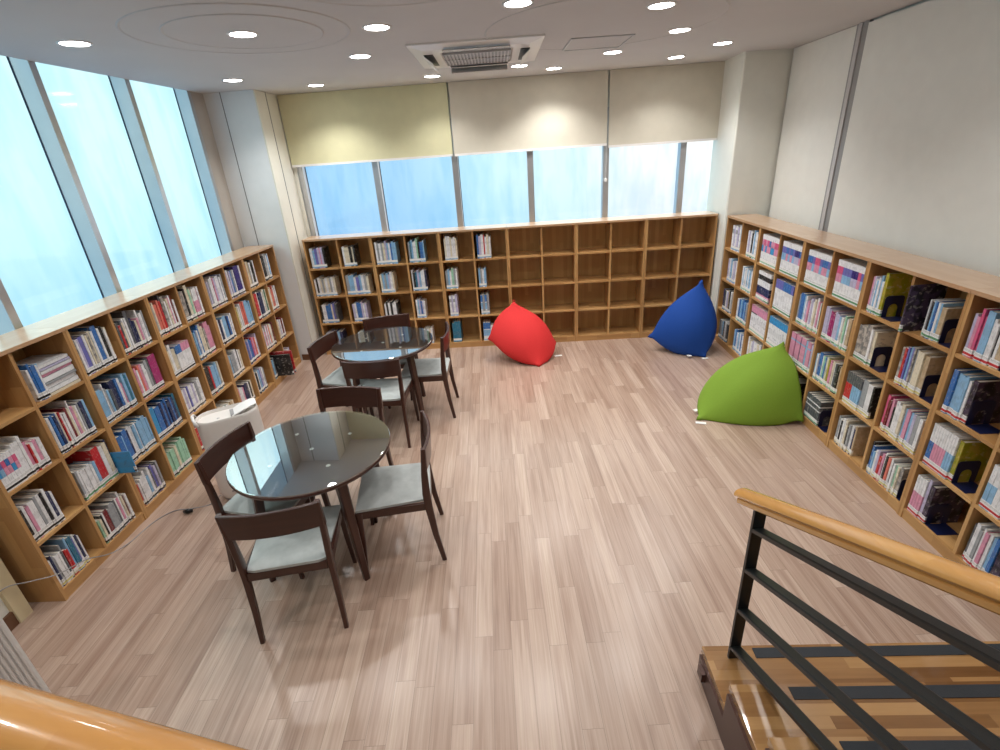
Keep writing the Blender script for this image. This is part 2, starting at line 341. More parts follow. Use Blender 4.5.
# window sill ledge
wstruct('trim_6', LX, (LXY(.30), LXY(5.66), -.0, .15, 1.32, 1.36), M['lgrey'])
mull = [.40, 1.275, 2.15, 3.03, 3.905, 4.80, 5.66]
for i, yy in enumerate(mull):
    o = wstruct('trim_%d' % (7+i), LX, (LXY(yy)-.028, LXY(yy)+.028, .001, .125, 1.36, CEIL+.335), M['alu'], bevel=.003)
for i in range(len(mull)-1):
    a, b = LXY(mull[i])+.028, LXY(mull[i+1])-.028
    bm = bmesh.new(); box(bm, a, b, .125, .133, 1.35, CEIL+.335)
    p = struct('window_%d' % (i+1), bm, M['pane'], world=LX)
    g = bmesh.new(); box(g, b-.006, b+.001, .119, .126, 1.36, CEIL+.335)
    obj('window_gasket', g, M['gasket'], p)
    g = bmesh.new(); box(g, a, b, .116, .126, 1.36, 1.375); obj('window_frame', g, M['alu'], p)
# pale wall stub and its wood trim beside the near end of the window bookcases
bm = bx(-2.98, -2.80, .6, 2.10, 0, 1.44); struct('wall_left', bm, M['wall'])
bm = bx(-2.82, -2.775, 2.055, 2.135, 0, 1.44); struct('trim_20', bm, M['paletrim'])
bm = bx(-2.80, -2.785, .6, 2.06, 0, .09); struct('baseboard_left', bm, M['skirting'])
# left corner column
def col_pts(name, pts, z0, z1, m):
    bm = bmesh.new(); prism(bm, pts, z0, z1); return struct(name, bm, m)
col_pts('wall_back_left', [(-2.86, 5.925), (-2.31, 5.875), (-2.295, 6.75), (-2.9, 6.75)], 0, CEIL, M['wall_blue'])
col_pts('wall_back_left', [(-2.312, 5.872), (-2.296, 5.872), (-2.276, 6.42), (-2.29, 6.42)], 0, CEIL, M['wall_beige'])
col_pts('trim_21', [(-2.905, 5.70), (-2.855, 5.70), (-2.845, 5.935), (-2.90, 5.94)], 0, CEIL, mat('grey_beige_trim', srgb(188, 180, 170), .5))
col_pts('trim_22', [(-2.668, 5.904), (-2.660, 5.903), (-2.660, 5.92), (-2.668, 5.92)], 0, CEIL, M['seamline'])
col_pts('trim_23', [(-2.292, 6.12), (-2.283, 6.12), (-2.283, 6.128), (-2.292, 6.128)], 0, CEIL, M['seamline'])
col_pts('baseboard_left_column', [(-2.47, 5.882), (-2.29, 5.862), (-2.27, 6.01), (-2.29, 6.02), (-2.31, 5.89), (-2.47, 5.895)], 0, .075, M['skirting'])
# back wall
BW = Matrix.Translation((0, 6.33, 0)) @ Matrix.Rotation(A_B, 4, 'Z')
wstruct('wall_back', BW, (-2.35, 2.75, .02, .25, 0, 1.34), M['wall'])
wstruct('wall_back', BW, (-2.38, -2.215, -.0, .14, 1.34, CEIL), M['wall_beige'])
wstruct('wall_back', BW, (-2.35, 2.75, .03, .16, 2.62, CEIL), M['wall'])
wstruct('trim_24', BW, (-2.30, 2.70, -.0, .13, 1.32, 1.36), M['lgrey'])
xs = [-2.20, -1.30, -.355, .525, 1.408, 2.293, 2.70]
for i, xx in enumerate(xs[:-1]):
    wstruct('trim_%d' % (25+i), BW, (xx-.034, xx+.034, -.0, .10, 1.36, 2.62), M['alu'], bevel=.003)
for i in range(6):
    a, b = xs[i]+.034, xs[i+1]-(.034 if i < 5 else 0)
    bm = bmesh.new(); box(bm, a, b, .085, .093, 1.35, 2.62)
    p = struct('window_%d' % (i+7), bm, M['pane'], world=BW)
    g = bmesh.new(); box(g, a-.001, a+.006, .079, .086, 1.36, 2.62); obj('window_gasket', g, M['gasket'], p)
    g = bmesh.new(); box(g, a, b, .075, .086, 1.36, 1.375); obj('window_frame', g, M['alu'], p)
# right corner column and right wall
col_pts('wall_back_right', [(2.655, 6.29), (2.598, 5.642), (2.61, 5.630), (3.4, 5.66), (3.4, 6.29)], 0, CEIL, M['wall'])
RW = Matrix.Translation((3.02, 4.64, 0)) @ Matrix.Rotation(A_R, 4, 'Z')
wstruct('wall_right', RW, (-1.6, 6.8, .02, .3, 0, CEIL), M['wall'])
wstruct('wall_near', Matrix.Identity(4), (-3.3, 3.5, -2.2, -2.05, 0, CEIL), M['wall'])
# ================================================================== roller blinds
def blind(name_lab, M0, x0, x1, z0, m, y, bar=True, z1=CEIL-.004):
    t = thing('roller_blind', name_lab, 'blind', M0, 'roller blinds on the walls')
    bm = bmesh.new(); n = 14; front, back = [], []
    for k in range(n+1):
        xx = x0+(x1-x0)*k/n; dy = .0025*math.sin(k*1.3)
        front.append([(xx, y+dy-.0015, z0), (xx, y-.0015, z1)]); back.append([(xx, y+dy+.0015, z0), (xx, y+.0015, z1)])
    g = [[bm.verts.new(p) for p in c] for c in front]; h = [[bm.verts.new(p) for p in c] for c in back]
    for k in range(n):
        bm.faces.new((g[k][0], g[k+1][0], g[k+1][1], g[k][1])); bm.faces.new((h[k+1][0], h[k][0], h[k][1], h[k+1][1]))
        bm.faces.new((g[k][0], h[k][0], h[k+1][0], g[k+1][0])); bm.faces.new((g[k][1], g[k+1][1], h[k+1][1], h[k][1]))
    bm.faces.new((g[0][0], g[0][1], h[0][1], h[0][0])); bm.faces.new((g[n][0], h[n][0], h[n][1], g[n][1]))
    obj('blind_fabric', bm, m, t, smooth=True, auto=40)
    if bar:
        obj('bottom_rail', bx(x0, x1, y-.010, y+.008, z0-.012, z0+.012), M['white'], t, bevel=.004)
    return t
BLW = BW @ Matrix.Translation((0, -.035, 0))
blind('yellowish roller blind half lowered over the leftmost back windows', BLW, -2.265, -.365, 2.238, M['blind_y'], 0)
blind('beige roller blind half lowered over the middle back windows', BLW, -.345, 1.405, 2.238, M['blind_g'], 0)
blind('beige roller blind half lowered over the rightmost back windows, beside white column', BLW, 1.425, 2.655, 2.214, M['blind_g'], 0)
blind('pale grey full-length blind on right wall, between corner column and grey mullion', RW, -.985, 0.0, .9, M['blind_r'], 0.0, bar=False)
blind('wide pale grey full-length blind on right wall, nearest the camera', RW, .168, 4.9, .9, M['blind_r'], -.015, bar=False, z1=CEIL-.02)
wstruct('trim_40', RW, (.004, .160, -.006, .02, .9, CEIL), M['grey'])
wstruct('trim_41', RW, (.040, .085, -.016, -.006, .9, CEIL), M['lgrey'])
# blind control chain on the back window post
bm = bmesh.new(); sweep(bm, [(1.40, -.045, 2.21), (1.40, -.045, 1.86)], (.004, .004), round_=True); 
lathe(bm, [(0, 1.84), (.012, 1.845), (.014, 1.87), (0, 1.885)], 12, cx=1.40, cy=-.045)
o = obj('blind_chain', bm, M['white'], world=BW); tag(o, 'white pull chain hanging on back window post between middle and right blinds', 'blind chain')

# ================================================================== bookcases
RR = (H-.01-.0612)/4
ROWZ = [H-.01-RR*(k+1)+.01 for k in range(3)] + [.0712]
def make_unit(Wd, label, mw, group):
    t = thing('bookcase', label, 'bookcase', mw, group)
    e = .0008; TP = .02
    obj('side_panel', bx(e, TP, 0, DEP, 0, H-.022), M['oak_v'], t, bevel=.0012, bseg=1)
    obj('side_panel', bx(Wd-TP, Wd-e, 0, DEP, 0, H-.022), M['oak_v'], t, bevel=.0012, bseg=1)
    obj('top_board', bx(e, Wd-e, -.006, DEP, H-.022, H), M['oak_top'], t, bevel=.002, bseg=1)
    obj('back_panel', bx(TP, Wd-TP, DEP-.008, DEP, .05, H-.022), M['oak_back_lit'], t)
    c = Wd/2
    obj('divider', bx(c-.01, c+.01, .004, DEP-.008, .0712, H-.022), M['oak_v'], t)
    for k in range(3):
        bm = bmesh.new(); box(bm, TP, c-.01, .002, DEP-.008, ROWZ[k]-.02, ROWZ[k]); box(bm, c+.01, Wd-TP, .002, DEP-.008, ROWZ[k]-.02, ROWZ[k])
        obj('shelf', bm, M['oak_h'], t)
    obj('bottom_board', bx(TP, Wd-TP, .002, DEP-.008, .0512, .0712), M['oak_h'], t)
    obj('plinth', bx(TP, Wd-TP, .006, .024, 0, .0512), M['oak_h'], t)
    return t
ordn = ['first', 'second', 'third', 'fourth', 'fifth', 'sixth', 'seventh', 'eighth', 'ninth', 'tenth', 'eleventh', 'twelfth', 'thirteenth', 'fourteenth', 'fifteenth', 'sixteenth', 'seventeenth', 'eighteenth', 'nineteenth', 'twentieth']
labL = ['oak bookcase nearest the camera in the window-side row, its end panel showing',
        'second oak bookcase from the near end of the window-side row, with blue encyclopedias low down',
        'middle oak bookcase of the window-side row, directly behind the white air purifier',
        'fourth oak bookcase from the near end of the window-side row',
        'farthest oak bookcase of the window-side row, beside the left corner column']
labB = ['leftmost oak bookcase on the back wall, most of its compartments holding books', 'second oak bookcase from left on the back wall, behind the far table',
        'third oak bookcase from left on the back wall, a few books in each compartment', 'empty oak bookcase on the back wall behind the red beanbag',
        'fully visible empty oak bookcase on the back wall between red and blue beanbags', 'rightmost empty oak bookcase on the back wall behind the blue beanbag']
labR = ['farthest oak bookcase of the right-hand row, beside the blue beanbag', 'second oak bookcase of the right-hand row counting from the far corner, behind green beanbag top',
        'middle oak bookcase of the right-hand row, touching the green beanbag', 'fourth oak bookcase of the right-hand row from the far corner, with dark face-out book',
        'oak bookcase nearest the stairs in the right-hand row, books with red spine labels']
pB = make_unit(W_B, labB[0], FB, 'oak bookcases along the back wall')
for i in range(1, 6):
    o = copy_tree(pB, FB @ Matrix.Translation((W_B*i, 0, 0))); o['label'] = labB[i]
pR = make_unit(W_R, labR[0], FR, 'oak bookcases along the right wall')
for i in range(1, 5):
    o = copy_tree(pR, FR @ Matrix.Translation((W_R*i, 0, 0))); o['label'] = labR[i]
pL = make_unit(W_L, labL[0], FL, 'oak bookcases under the left windows')
for i in range(1, 5):
    o = copy_tree(pL, FL @ Matrix.Translation((W_L*i, 0, 0))); o['label'] = labL[i]

# ================================================================== books
def book_mesh_cover(bm, t, h, d, bands, hard, off=(0, 0, 0), mats=None):
    """spine + two boards; bands = [(z fraction top, material index)...]"""
    ox, oy, oz = off; th = .0022 if hard else .0012; z0 = 0.0
    for zt, mi in bands:
        z1 = h*zt
        a = [(-t/2, .0), (-t/2+.0015, -.0012), (t/2-.0015, -.0012), (t/2, .0), (t/2, d), (t/2-th, d), (t/2-th, th+.001), (-t/2+th, th+.001), (-t/2+th, d), (-t/2, d)]
        lo = [bm.verts.new((ox+x, oy+y, oz+z0)) for x, y in a]; up = [bm.verts.new((ox+x, oy+y, oz+z1)) for x, y in a]
        n = len(a)
        for i in range(n):
            f = bm.faces.new((lo[i], lo[(i+1) % n], up[(i+1) % n], up[i])); f.material_index = mi
        for ring, first in ((lo, z0 == 0.0), (up, zt >= .999)):
            if first:
                for q in ((0, 7, 8, 9), (0, 1, 2, 3), (0, 3, 6, 7), (3, 4, 5, 6)):
                    f = bm.faces.new([ring[i] for i in q]); f.material_index = mi
        z0 = z1
    return
def pages(bm, t, h, d, hard, off=(0, 0, 0), mi=0):
    ox, oy, oz = off; th = .0022 if hard else .0012; i = .004 if hard else .0
    box(bm, ox-t/2+th, ox+t/2-th, oy+th+.001, oy+d-i, oz+(.003 if hard else 0.0005), oz+h-(.004 if hard else .0006), mi)
def label_(bm, t, off=(0, 0, 0), mi=0, w=None):
    ox, oy, oz = off
    box(bm, ox-t/2-.0003, ox+t/2+.0003, oy-.0017, oy+.012, oz+.006, oz+.046, mi)
# bands for sets: code string from bottom to top with fractions
SETS = {'1': [(.42, 'W'), (.64, 'c'), (.84, 'P'), (1, 'W')], '2': [(.42, 'W'), (.64, 'b'), (.84, 'V'), (1, 'W')], '3': [(.42, 'W'), (.64, 'P'), (.84, 'U'), (1, 'W')], '4': [(.42, 'W'), (.64, 'P'), (.84, 'B'), (1, 'W')],
        '5': [(.42, 'W'), (.64, 'L'), (.84, 'I'), (1, 'W')], '6': [(.76, 'W'), (1, 'c')], '7': [(.72, 'W'), (1, 'V')], '8': [(.70, 'W'), (.74, 'K'), (1, 'P')], '9': [(.28, 'W'), (.62, 'b'), (.66, 'W'), (1, 'B')],
        '0': [(.2, 'W'), (.75, 'P'), (.8, 'b'), (1, 'P')], 'a': [(.16, 'W'), (.66, 'R'), (1, 'e')], 'd': [(.16, 'W'), (.66, 'b'), (1, 'e')], 'f': [(.58, 'b'), (1, 'W')], 'h': [(.58, 'P'), (1, 'W')], 'i': [(.58, 'B'), (1, 'W')], 'j': [(.22, 'P'), (.5, 'N'), (.72, 'W'), (.88, 'K'), (1, 'W')],
        'k': [(.72, 'W'), (1, 'B')], 'l': [(.72, 'W'), (1, 'P')], 'm': [(.7, 'W'), (.85, 'E'), (1, 'W')], 'n': [(.55, 'e'), (.6, 'W'), (.75, 'e'), (.8, 'W'), (1, 'e')]}
SETNAME = {'1': 'white book with sky blue and pink bands', '2': 'white book with violet band', '3': 'white book with pink band', '4': 'white book with blue and pink bands', '5': 'white book with indigo band',
           '6': 'white book with sky blue top', '7': 'white book with violet top', '8': 'white book with pink band and black top', '9': 'blue banded book', '0': 'pink and lilac book', 'a': 'red book with dark top', 'd': 'pale blue book with dark top',
           'f': 'pale blue book with white top', 'h': 'pink book with white top', 'i': 'blue book with white top', 'j': 'banded book with pink foot', 'k': 'white book with blue top', 'l': 'white book with pink top', 'm': 'white book with grey band', 'n': 'dark striped book'}
# each cell: (fill start, fill end, codes, height fraction, label colour, extra)
# codes: letter or set key; '*' after = thick, '-' = thin, '^' = taller, '_' = lower
CL = {  # (column from the near end, row from top)
 (0,1): (.0,.86,'1 2 3 4 1 3 W^* W^ P_ R_- W_ P_ W_',.62,'K'), (0,2): (.03,.62,'K W P W* E W^ K W^ N W',.68,'K'), (0,3): (.04,.70,'W N E W* W e E^ R_ R_ b^ T^* V W^ N W',.66,'y'),
 (1,0): (.12,.36,'W_ B B* W b',.66,'K'), (1,1): (.06,.86,'W B N B- C R- W W D C W^- P C W E N* b',.72,'K'), (1,2): (.06,.94,'E W_ W_ W_ W_ W_ W_ b_ R^** W^* C^* N^',.70,'g'), (1,3): (.06,.84,'G_ C_ K W D* E E* E e W P W^ C D W',.66,'K'),
 (2,0): (.06,.86,'W L V* W C Q C W B^** W K* W C',.76,'K'), (2,1): (.04,.92,'b* b W^- E b_ e_ N* B W P_ b^ T b',.72,'K'), (2,2): (.04,.97,'B** b- B* N W W b W b b b b* b',.72,'K'), (2,3): (.04,.78,'R_ W_ W_ W* W b_ W e V L e E',.70,'K'),
 (3,0): (.05,.90,'e R_ e C W W e^* N N_ C_ P_ W^ W W E',.74,'K'), (3,1): (.05,.78,'P W S P W W_ E^ e^ M^***',.72,'K'), (3,2): (.02,.92,'c* B* N B N B N B N T',.76,'K'), (3,3): (.04,.72,'G* G G* C G^ G^* G^ G',.66,'K'),
 (4,0): (.05,.86,'E C S* S R e^ Q^* W C P W^ D W_',.78,'K'), (4,1): (.02,.86,'C W^ C k k l l l',.70,'K'), (4,2): (.04,.82,'W L W V- W W L W E W W',.70,'K'), (4,3): (.05,.6,'R W C D W',.68,'K'),
 (5,0): (.05,.82,'Q^** K^ C^* G C h h* P W',.76,'K'), (5,1): (.03,.84,'W b B W B^ C^* C Q P^** P',.80,'K'), (5,2): (.05,.70,'K** R b b* b E C',.78,'K'), (5,3): (.1,.85,'W C W g- W C O C',.60,'K'),
 (6,0): (.05,.86,'E L E W* W P- L W* V- W E',.80,'K'), (6,1): (.05,.80,'W N W b* N B W W',.72,'K'), (6,2): (.03,.72,'E b E* E W* K W C',.72,'K'), (6,3): (.05,.86,'P W W P N* e W K C',.68,'K'),
 (7,0): (.05,.86,'L W L B E W I*** W',.82,'K'), (7,1): (.03,.88,'Y C W E W S* S b** b* b',.82,'K'), (7,2): (.03,.76,'B V L B* V R P* S W L',.76,'K'), (7,3): (.05,.62,'W K W b V L W E',.74,'K'),
 (8,0): (.05,.62,'S C O E W K K W',.82,'K'), (8,1): (.04,.94,'R R R* W N** N- W C g- W g C',.86,'K'), (8,2): (.05,.76,'L W P_ W P W S C W C D',.78,'K'), (8,3): (.03,.30,'E b e',.72,'K'),
 (9,0): (.05,.60,'W K* W E W b W',.84,'K'), (9,1): (.03,.52,'W C S* S W W',.80,'K'), (9,2): (.05,.55,'C W L W D W',.70,'K'), (9,3): (.05,.45,'W P W L',.62,'K'),
}
CR = {  # (column from the far corner, row)
 (0,0): (.34,.96,'m L m L W b',.80,'b'), (0,1): (.30,.90,'L W b W L W',.76,'b'), (0,2): (.22,.8,'N e W L O K W',.74,'b'), (0,3): (.2,.8,'e E b e W e',.7,'b'),
 (1,0): (.28,.92,'W L W K_ W b W W',.80,'g'), (1,1): (.25,.9,'W b W W b W b W',.72,'g'), (1,2): (.24,.9,'W B b B b B E',.74,'g'), (1,3): (.25,.92,'b B W b W B W',.72,'b'),
 (2,0): (.10,.95,'1 3 1 3 4 1 1 3 3',.84,'g'), (2,1): (.16,.84,'j j j j j j',.86,'g'), (2,2): (.06,.94,'8 8 8 l l l l l',.84,'g'), (2,3): (.06,.85,'W C W L W W C W',.8,'g'),
 (3,0): (.10,.96,'2 2 4 2 4 2 5 5 4',.84,'g'), (3,1): (.06,.90,'7 7 7 k k k 7',.86,'g'), (3,2): (.04,.98,'6 6 6 6 6 6 6 6 6 6',.84,'g'), (3,3): (.1,.3,'C W e',.6,'g'),
 (4,0): (.12,.96,'4 4 2 3 3 2 4 4 2',.84,'g'), (4,1): (.05,.96,'E B** b W L_ P_ W L W C W^ P W K',.78,'g'), (4,2): (.04,.94,'0** N- 0** N- 0** b 0* L',.80,'g'), (4,3): (.1,.55,'Q K e Q K',.6,'g'),
 (5,0): (.14,.97,'3 3 2 2 2 5 5 3 2',.84,'g'), (5,1): (.04,.90,'L* L M M M L L* b W C G W O*',.74,'g'), (5,2): (.04,.92,'b W B B W- G B C Y P P C W e K O',.70,'g'), (5,3): (.03,.56,'n* n* n* n* n* n*',.66,'g'),
 (6,0): (.08,.46,'P L W- b W b^ W Y^*',.72,'g'), (6,1): (.02,.50,'Q** Q* W C',.80,'g'), (6,2): (.04,.80,'a a a d d d d E* W* K',.74,'y'), (6,3): (.06,.62,'E W K_ W W C K_ E W N_ O',.70,'y'),
 (7,0): (.36,.70,'W- E K b B W b O**',.66,'g'), (7,1): (.12,.66,'Q R V b V Q E C** O*',.78,'y'), (7,2): (.06,.92,'U D P K_ W W C b P b L E W',.74,'y'), (7,3): (.02,.84,'K^ B b_ W L R_ P W K S W e W G C Q*',.66,'y'),
 (8,0): (.06,.62,'L P U^ U b^** W W K- W O*',.72,'R'), (8,1): (.04,.44,'B* b* b b W X*',.76,'R'), (8,2): (.02,.55,'i i h h h h h f f f Y*',.82,'R'), (8,3): (.03,.38,'h h h h L X*',.80,'R'),
 (9,0): (.05,.6,'W N W P E X*',.74,'R'), (9,1): (.05,.5,'b W b E K',.76,'R'), (9,2): (.02,.6,'f f m m L W W L',.78,'R'), (9,3): (.05,.6,'e W E W^- P W b B X*',.74,'R'),
}
CB = {  # (column from left, row)
 (0,0): (.08,.56,'W b V L P- L K',.70,'b'), (0,1): (.02,.72,'W K W C E C W C E W C',.68,'b'), (0,2): (.04,.60,'K W W B* B C V e',.72,'b'), (0,3): (.04,.62,'E L V B e b N',.66,'b'),
 (1,0): (.08,.50,'W C C K C K',.72,'b'), (1,1): (.02,.78,'E b b W V b W E C',.70,'b'), (1,2): (.08,.56,'L W B B L W L',.74,'b'), (1,3): (.1,.5,'W b e E W',.6,'b'),
 (2,0): (.05,.72,'W E W E C L b W B b b',.80,'b'), (2,1): (.05,.50,'C b E b L W C',.72,'b'), (2,2): (.05,.50,'W K W K W W K',.66,'b'), (2,3): (.1,.5,'W E W C',.6,'b'),
 (3,0): (.05,.56,'E T b W W G^ K_ B* b',.78,'b'), (3,1): (.04,.52,'W K T L b W W N',.74,'b'), (3,2): (.06,.36,'W b L B L W',.70,'b'), (3,3): (.2,.5,'W E W C W',.6,'b'),
 (4,0): (.10,.50,'C W W C W W C',.82,'b'), (4,1): (.04,.42,'E b W G E W',.72,'b'), (4,2): (.08,.34,'m L m L',.80,'b'), (4,3): (.08,.36,'T T T T',.80,'b'),
 (5,0): (.08,.52,'B L W R- W C W',.82,'b'), (5,1): (.06,.30,'b E W b',.70,'b'), (5,2): (.06,.34,'9 E 9 E',.76,'b'), (5,3): (.08,.56,'9 9 9 W_ P_ W_',.72,'b'),
}
def parse(s):
    out = []
    for tok in s.split():
        c = tok[0]; m = tok[1:]
        wt = 1+.9*m.count('*'); wt *= .55 if '-' in m else 1
        hh = 1+.13*m.count('^')-.13*m.count('_')
        out.append((c, wt, hh))
    return out
SIDE = {'L': ('window bookcase', FL, W_L, CL), 'R': ('right bookcase', FR, W_R, CR), 'B': ('back bookcase', FB, W_B, CB)}
num = ['one', 'two', 'three', 'four', 'five', 'six', 'seven', 'eight', 'nine', 'ten', 'eleven', 'twelve']
books = []
for sd, (sname, FM, Wd, cells) in SIDE.items():
    for (c, r), spec in cells.items():
        f0, f1, codes, hf, lab = spec
        u0 = (c//2)*Wd; cw = Wd/2-.03
        xa = u0 + (.0208 if c % 2 == 0 else Wd/2+.0108)
        bl = parse(codes); tw = sum(b[1]*random.uniform(.8, 1.2) if b[0] not in SETS else b[1] for b in bl)
        span = (f1-f0)*cw; x = xa+f0*cw+.001
        ws = [b[1]*(random.uniform(.8, 1.2) if b[0] not in SETS else 1) for b in bl]; k = span/sum(ws)
        clear = RR-.022
        for i, ((code, wt, hh), w_) in enumerate(zip(bl, ws)):
            t = w_*k-.0006
            isset = code in SETS
            h = min(clear*hf*hh*(1 if isset else random.uniform(.93, 1.07)), clear-.012); d = min(h*.78, .245)*(1 if isset else random.uniform(.9, 1.0))
            yb = .012+(0 if isset else random.uniform(0, .012))
            p = FM @ Vector((x+t/2, yb, ROWZ[r]+.0006))
            a = pix(FM @ Vector((x, yb, ROWZ[r]))); b = pix(FM @ Vector((x+t, yb, ROWZ[r]+h)))
            area = abs(a[0]-b[0])*abs(a[1]-b[1]) if False else abs((b[0]-a[0]))*abs(a[1]-b[1])
            e = pix(FM @ Vector((x+t, yb, ROWZ[r]))); g = pix(FM @ Vector((x, yb, ROWZ[r]+h)))
            area = abs((e[0]-a[0])*(g[1]-a[1])-(e[1]-a[1])*(g[0]-a[0]))
            px_, py_ = pix(p); vis = -40 < px_ < 1180 and -5 < py_ < 900
            books.append(dict(sd=sd, c=c, r=r, i=i, code=code, t=t, h=h, d=d, p=p, lab=lab, area=(area if -3 < px_ < 1003 and py_ < 753 else .01) if vis else 0, n=len(bl), hard=(t > .018 or isset), w=w_*k))
            x += w_*k
books = [b for b in books if b['area'] > 0]
# the cells hidden behind beanbags rank low
for b in books:
    if (b['sd'], b['c'], b['r']) in {('R', 0, 3), ('R', 4, 3), ('R', 3, 3), ('R', 2, 3), ('B', 2, 3), ('B', 3, 3), ('B', 1, 3), ('B', 0, 3), ('L', 4, 3), ('L', 5, 3)}: b['area'] *= .05
books.sort(key=lambda b: -b['area'])
near, far = books[:300], books[300:]
print('books', len(books), 'individual', len(near))
cache = {}
def book_meshes(b):
    t, h, d = round(b['t'], 3), round(b['h']/.006)*.006, round(b['d']/.01)*.01
    t = min(t, b['t'])
    key = (b['code'], t, h, d, b['lab'], b['hard'])
    if key in cache: return cache[key]
    bands = SETS.get(b['code'], [(1, b['code'])]); ms = list(dict.fromkeys(c for _, c in bands))
    bm = bmesh.new(); book_mesh_cover(bm, t, h, d, [(z, ms.index(c)) for z, c in bands], b['hard']); finish(bm)
    me = D.meshes.new('book'); bm.to_mesh(me); bm.free()
    for c in ms: me.materials.append(ink(c))
    bm = bmesh.new(); pages(bm, t, h, d, b['hard']); finish(bm); mp = D.meshes.new('page_block'); bm.to_mesh(mp); bm.free(); mp.materials.append(M['paper'])
    bm = bmesh.new(); label_(bm, t); finish(bm); ml = D.meshes.new('spine_label'); bm.to_mesh(ml); bm.free(); ml.materials.append(labelmat(b['lab']))
    cache[key] = (me, mp, ml); return cache[key]
ANG = {'L': A_L, 'R': A_R, 'B': A_B}
rowname = ['top row', 'second row', 'third row', 'bottom row']
for b in near:
    me, mp, ml = book_meshes(b)
    o = D.objects.new('book', me); COL.objects.link(o); o.matrix_world = frame(b['p'].x, b['p'].y, ANG[b['sd']], b['p'].z)
    for nm, mm in (('page_block', mp), ('spine_label', ml)):
        q = D.objects.new(nm, mm); COL.objects.link(q); q.parent = o
    cn = SETNAME.get(b['code']) or INKNAME[b['code']]+' book'
    size = ('thick ' if b['t'] > .035 else 'slim ' if b['t'] < .014 else '') if b['code'] not in SETS else ''
    if b['i'] == 0: pos = 'leftmost'
    elif b['i'] == b['n']-1: pos = 'rightmost'
    else: pos = ordn[b['i']]+' from left'
    side = {'L': 'window', 'R': 'right', 'B': 'back'}[b['sd']]
    if b['sd'] == 'L': colw = 'column %s from camera' % num[b['c']]
    elif b['sd'] == 'R': colw = 'column %s from corner' % num[b['c']]
    else: colw = 'column %s' % num[b['c']]
    cn = cn.replace('white book with sky blue and pink bands', 'blue-pink banded book').replace('white book with blue and pink bands', 'pink-blue banded book').replace('white book with pink band and black top', 'black-topped banded book').replace('white book with violet band', 'violet-banded book').replace('white book with pink band', 'pink-banded book').replace('white book with indigo band', 'indigo-banded book').replace('white book with sky blue top', 'sky-blue-topped white book').replace('white book with violet top', 'violet-topped white book').replace('red book with dark top', 'dark-topped red book').replace('pale blue book with dark top', 'dark-topped blue book').replace('pale blue book with white top', 'white-topped blue book').replace('pink book with white top', 'white-topped pink book').replace('blue book with white top', 'white-topped blue book').replace('banded book with pink foot', 'pink-footed banded book').replace('white book with blue top', 'blue-topped white book').replace('white book with pink top', 'pink-topped white book').replace('white book with grey band', 'grey-banded white book').replace('dark striped book', 'dark striped book')
    tag(o, '%s%s, %s, %s, %s, %s shelves' % (size, cn, pos, rowname[b['r']], colw, side), 'book', {'L': 'books on the window-side shelves', 'R': 'books on the right-hand shelves', 'B': 'books on the back shelves'}[b['sd']])
# all the farther, smaller books as one object
bm = bmesh.new(); fm = []
def fidx(m):
    if m not in fm: fm.append(m)
    return fm.index(m)
for b in far:
    bands = SETS.get(b['code'], [(1, b['code'])])
    v0 = len(bm.verts)
    book_mesh_cover(bm, b['t'], b['h'], b['d'], [(z, fidx(ink(c))) for z, c in bands], b['hard'])
    pages(bm, b['t'], b['h'], b['d'], b['hard'], mi=fidx(M['paper']))
    # label: its own faces on the spine
    fl = fidx(M['tag']); ll = fidx(M['ink_'+{'b': 'b', 'K': 'K', 'g': 'G', 'R': 'R', 'y': 'C'}[b['lab']]] if ('ink_'+{'b': 'b', 'K': 'K', 'g': 'G', 'R': 'R', 'y': 'C'}[b['lab']]) in M else ink({'b': 'b', 'K': 'K', 'g': 'G', 'R': 'R', 'y': 'C'}[b['lab']]))
    box(bm, -b['t']/2-.0003, b['t']/2+.0003, -.0017, .012, .022, .046, fl); box(bm, -b['t']/2-.0003, b['t']/2+.0003, -.0017, .012, .010, .022, ll)
    bm.verts.ensure_lookup_table()
    bmesh.ops.transform(bm, matrix=frame(b['p'].x, b['p'].y, ANG[b['sd']], b['p'].z), verts=bm.verts[v0:])
o = obj('shelved_books', bm, fm or [M['paper']]); tag(o, 'rows of smaller distant books standing in the far bookcases', 'books', kind='stuff')

def in_cell(sd, c, r, fx, y=.03, z=0.0):
    _, FM, Wd, _ = SIDE[sd]; xa = (c//2)*Wd + (.02 if c % 2 == 0 else Wd/2+.01)
    p = FM @ Vector((xa+fx*(Wd/2-.03), y, ROWZ[r]+.0006+z)); return p
def free_book(sd, c, r, fx, t, h, d, code, label, y=.0, lean=0, turn=0, labc='K', z=0.0):
    b = dict(t=t, h=h, d=d, code=code, lab=labc, hard=True); me, mp, ml = book_meshes(b)
    p = in_cell(sd, c, r, fx, y, z); o = D.objects.new('book', me); COL.objects.link(o)
    o.matrix_world = frame(p.x, p.y, ANG[sd]+turn, p.z) @ Matrix.Rotation(lean, 4, 'Y')
    for nm, mm in (('page_block', mp), ('spine_label', ml)):
        q = D.objects.new(nm, mm); COL.objects.link(q); q.parent = o
    return tag(o, label, 'book', 'books shelved out of line')
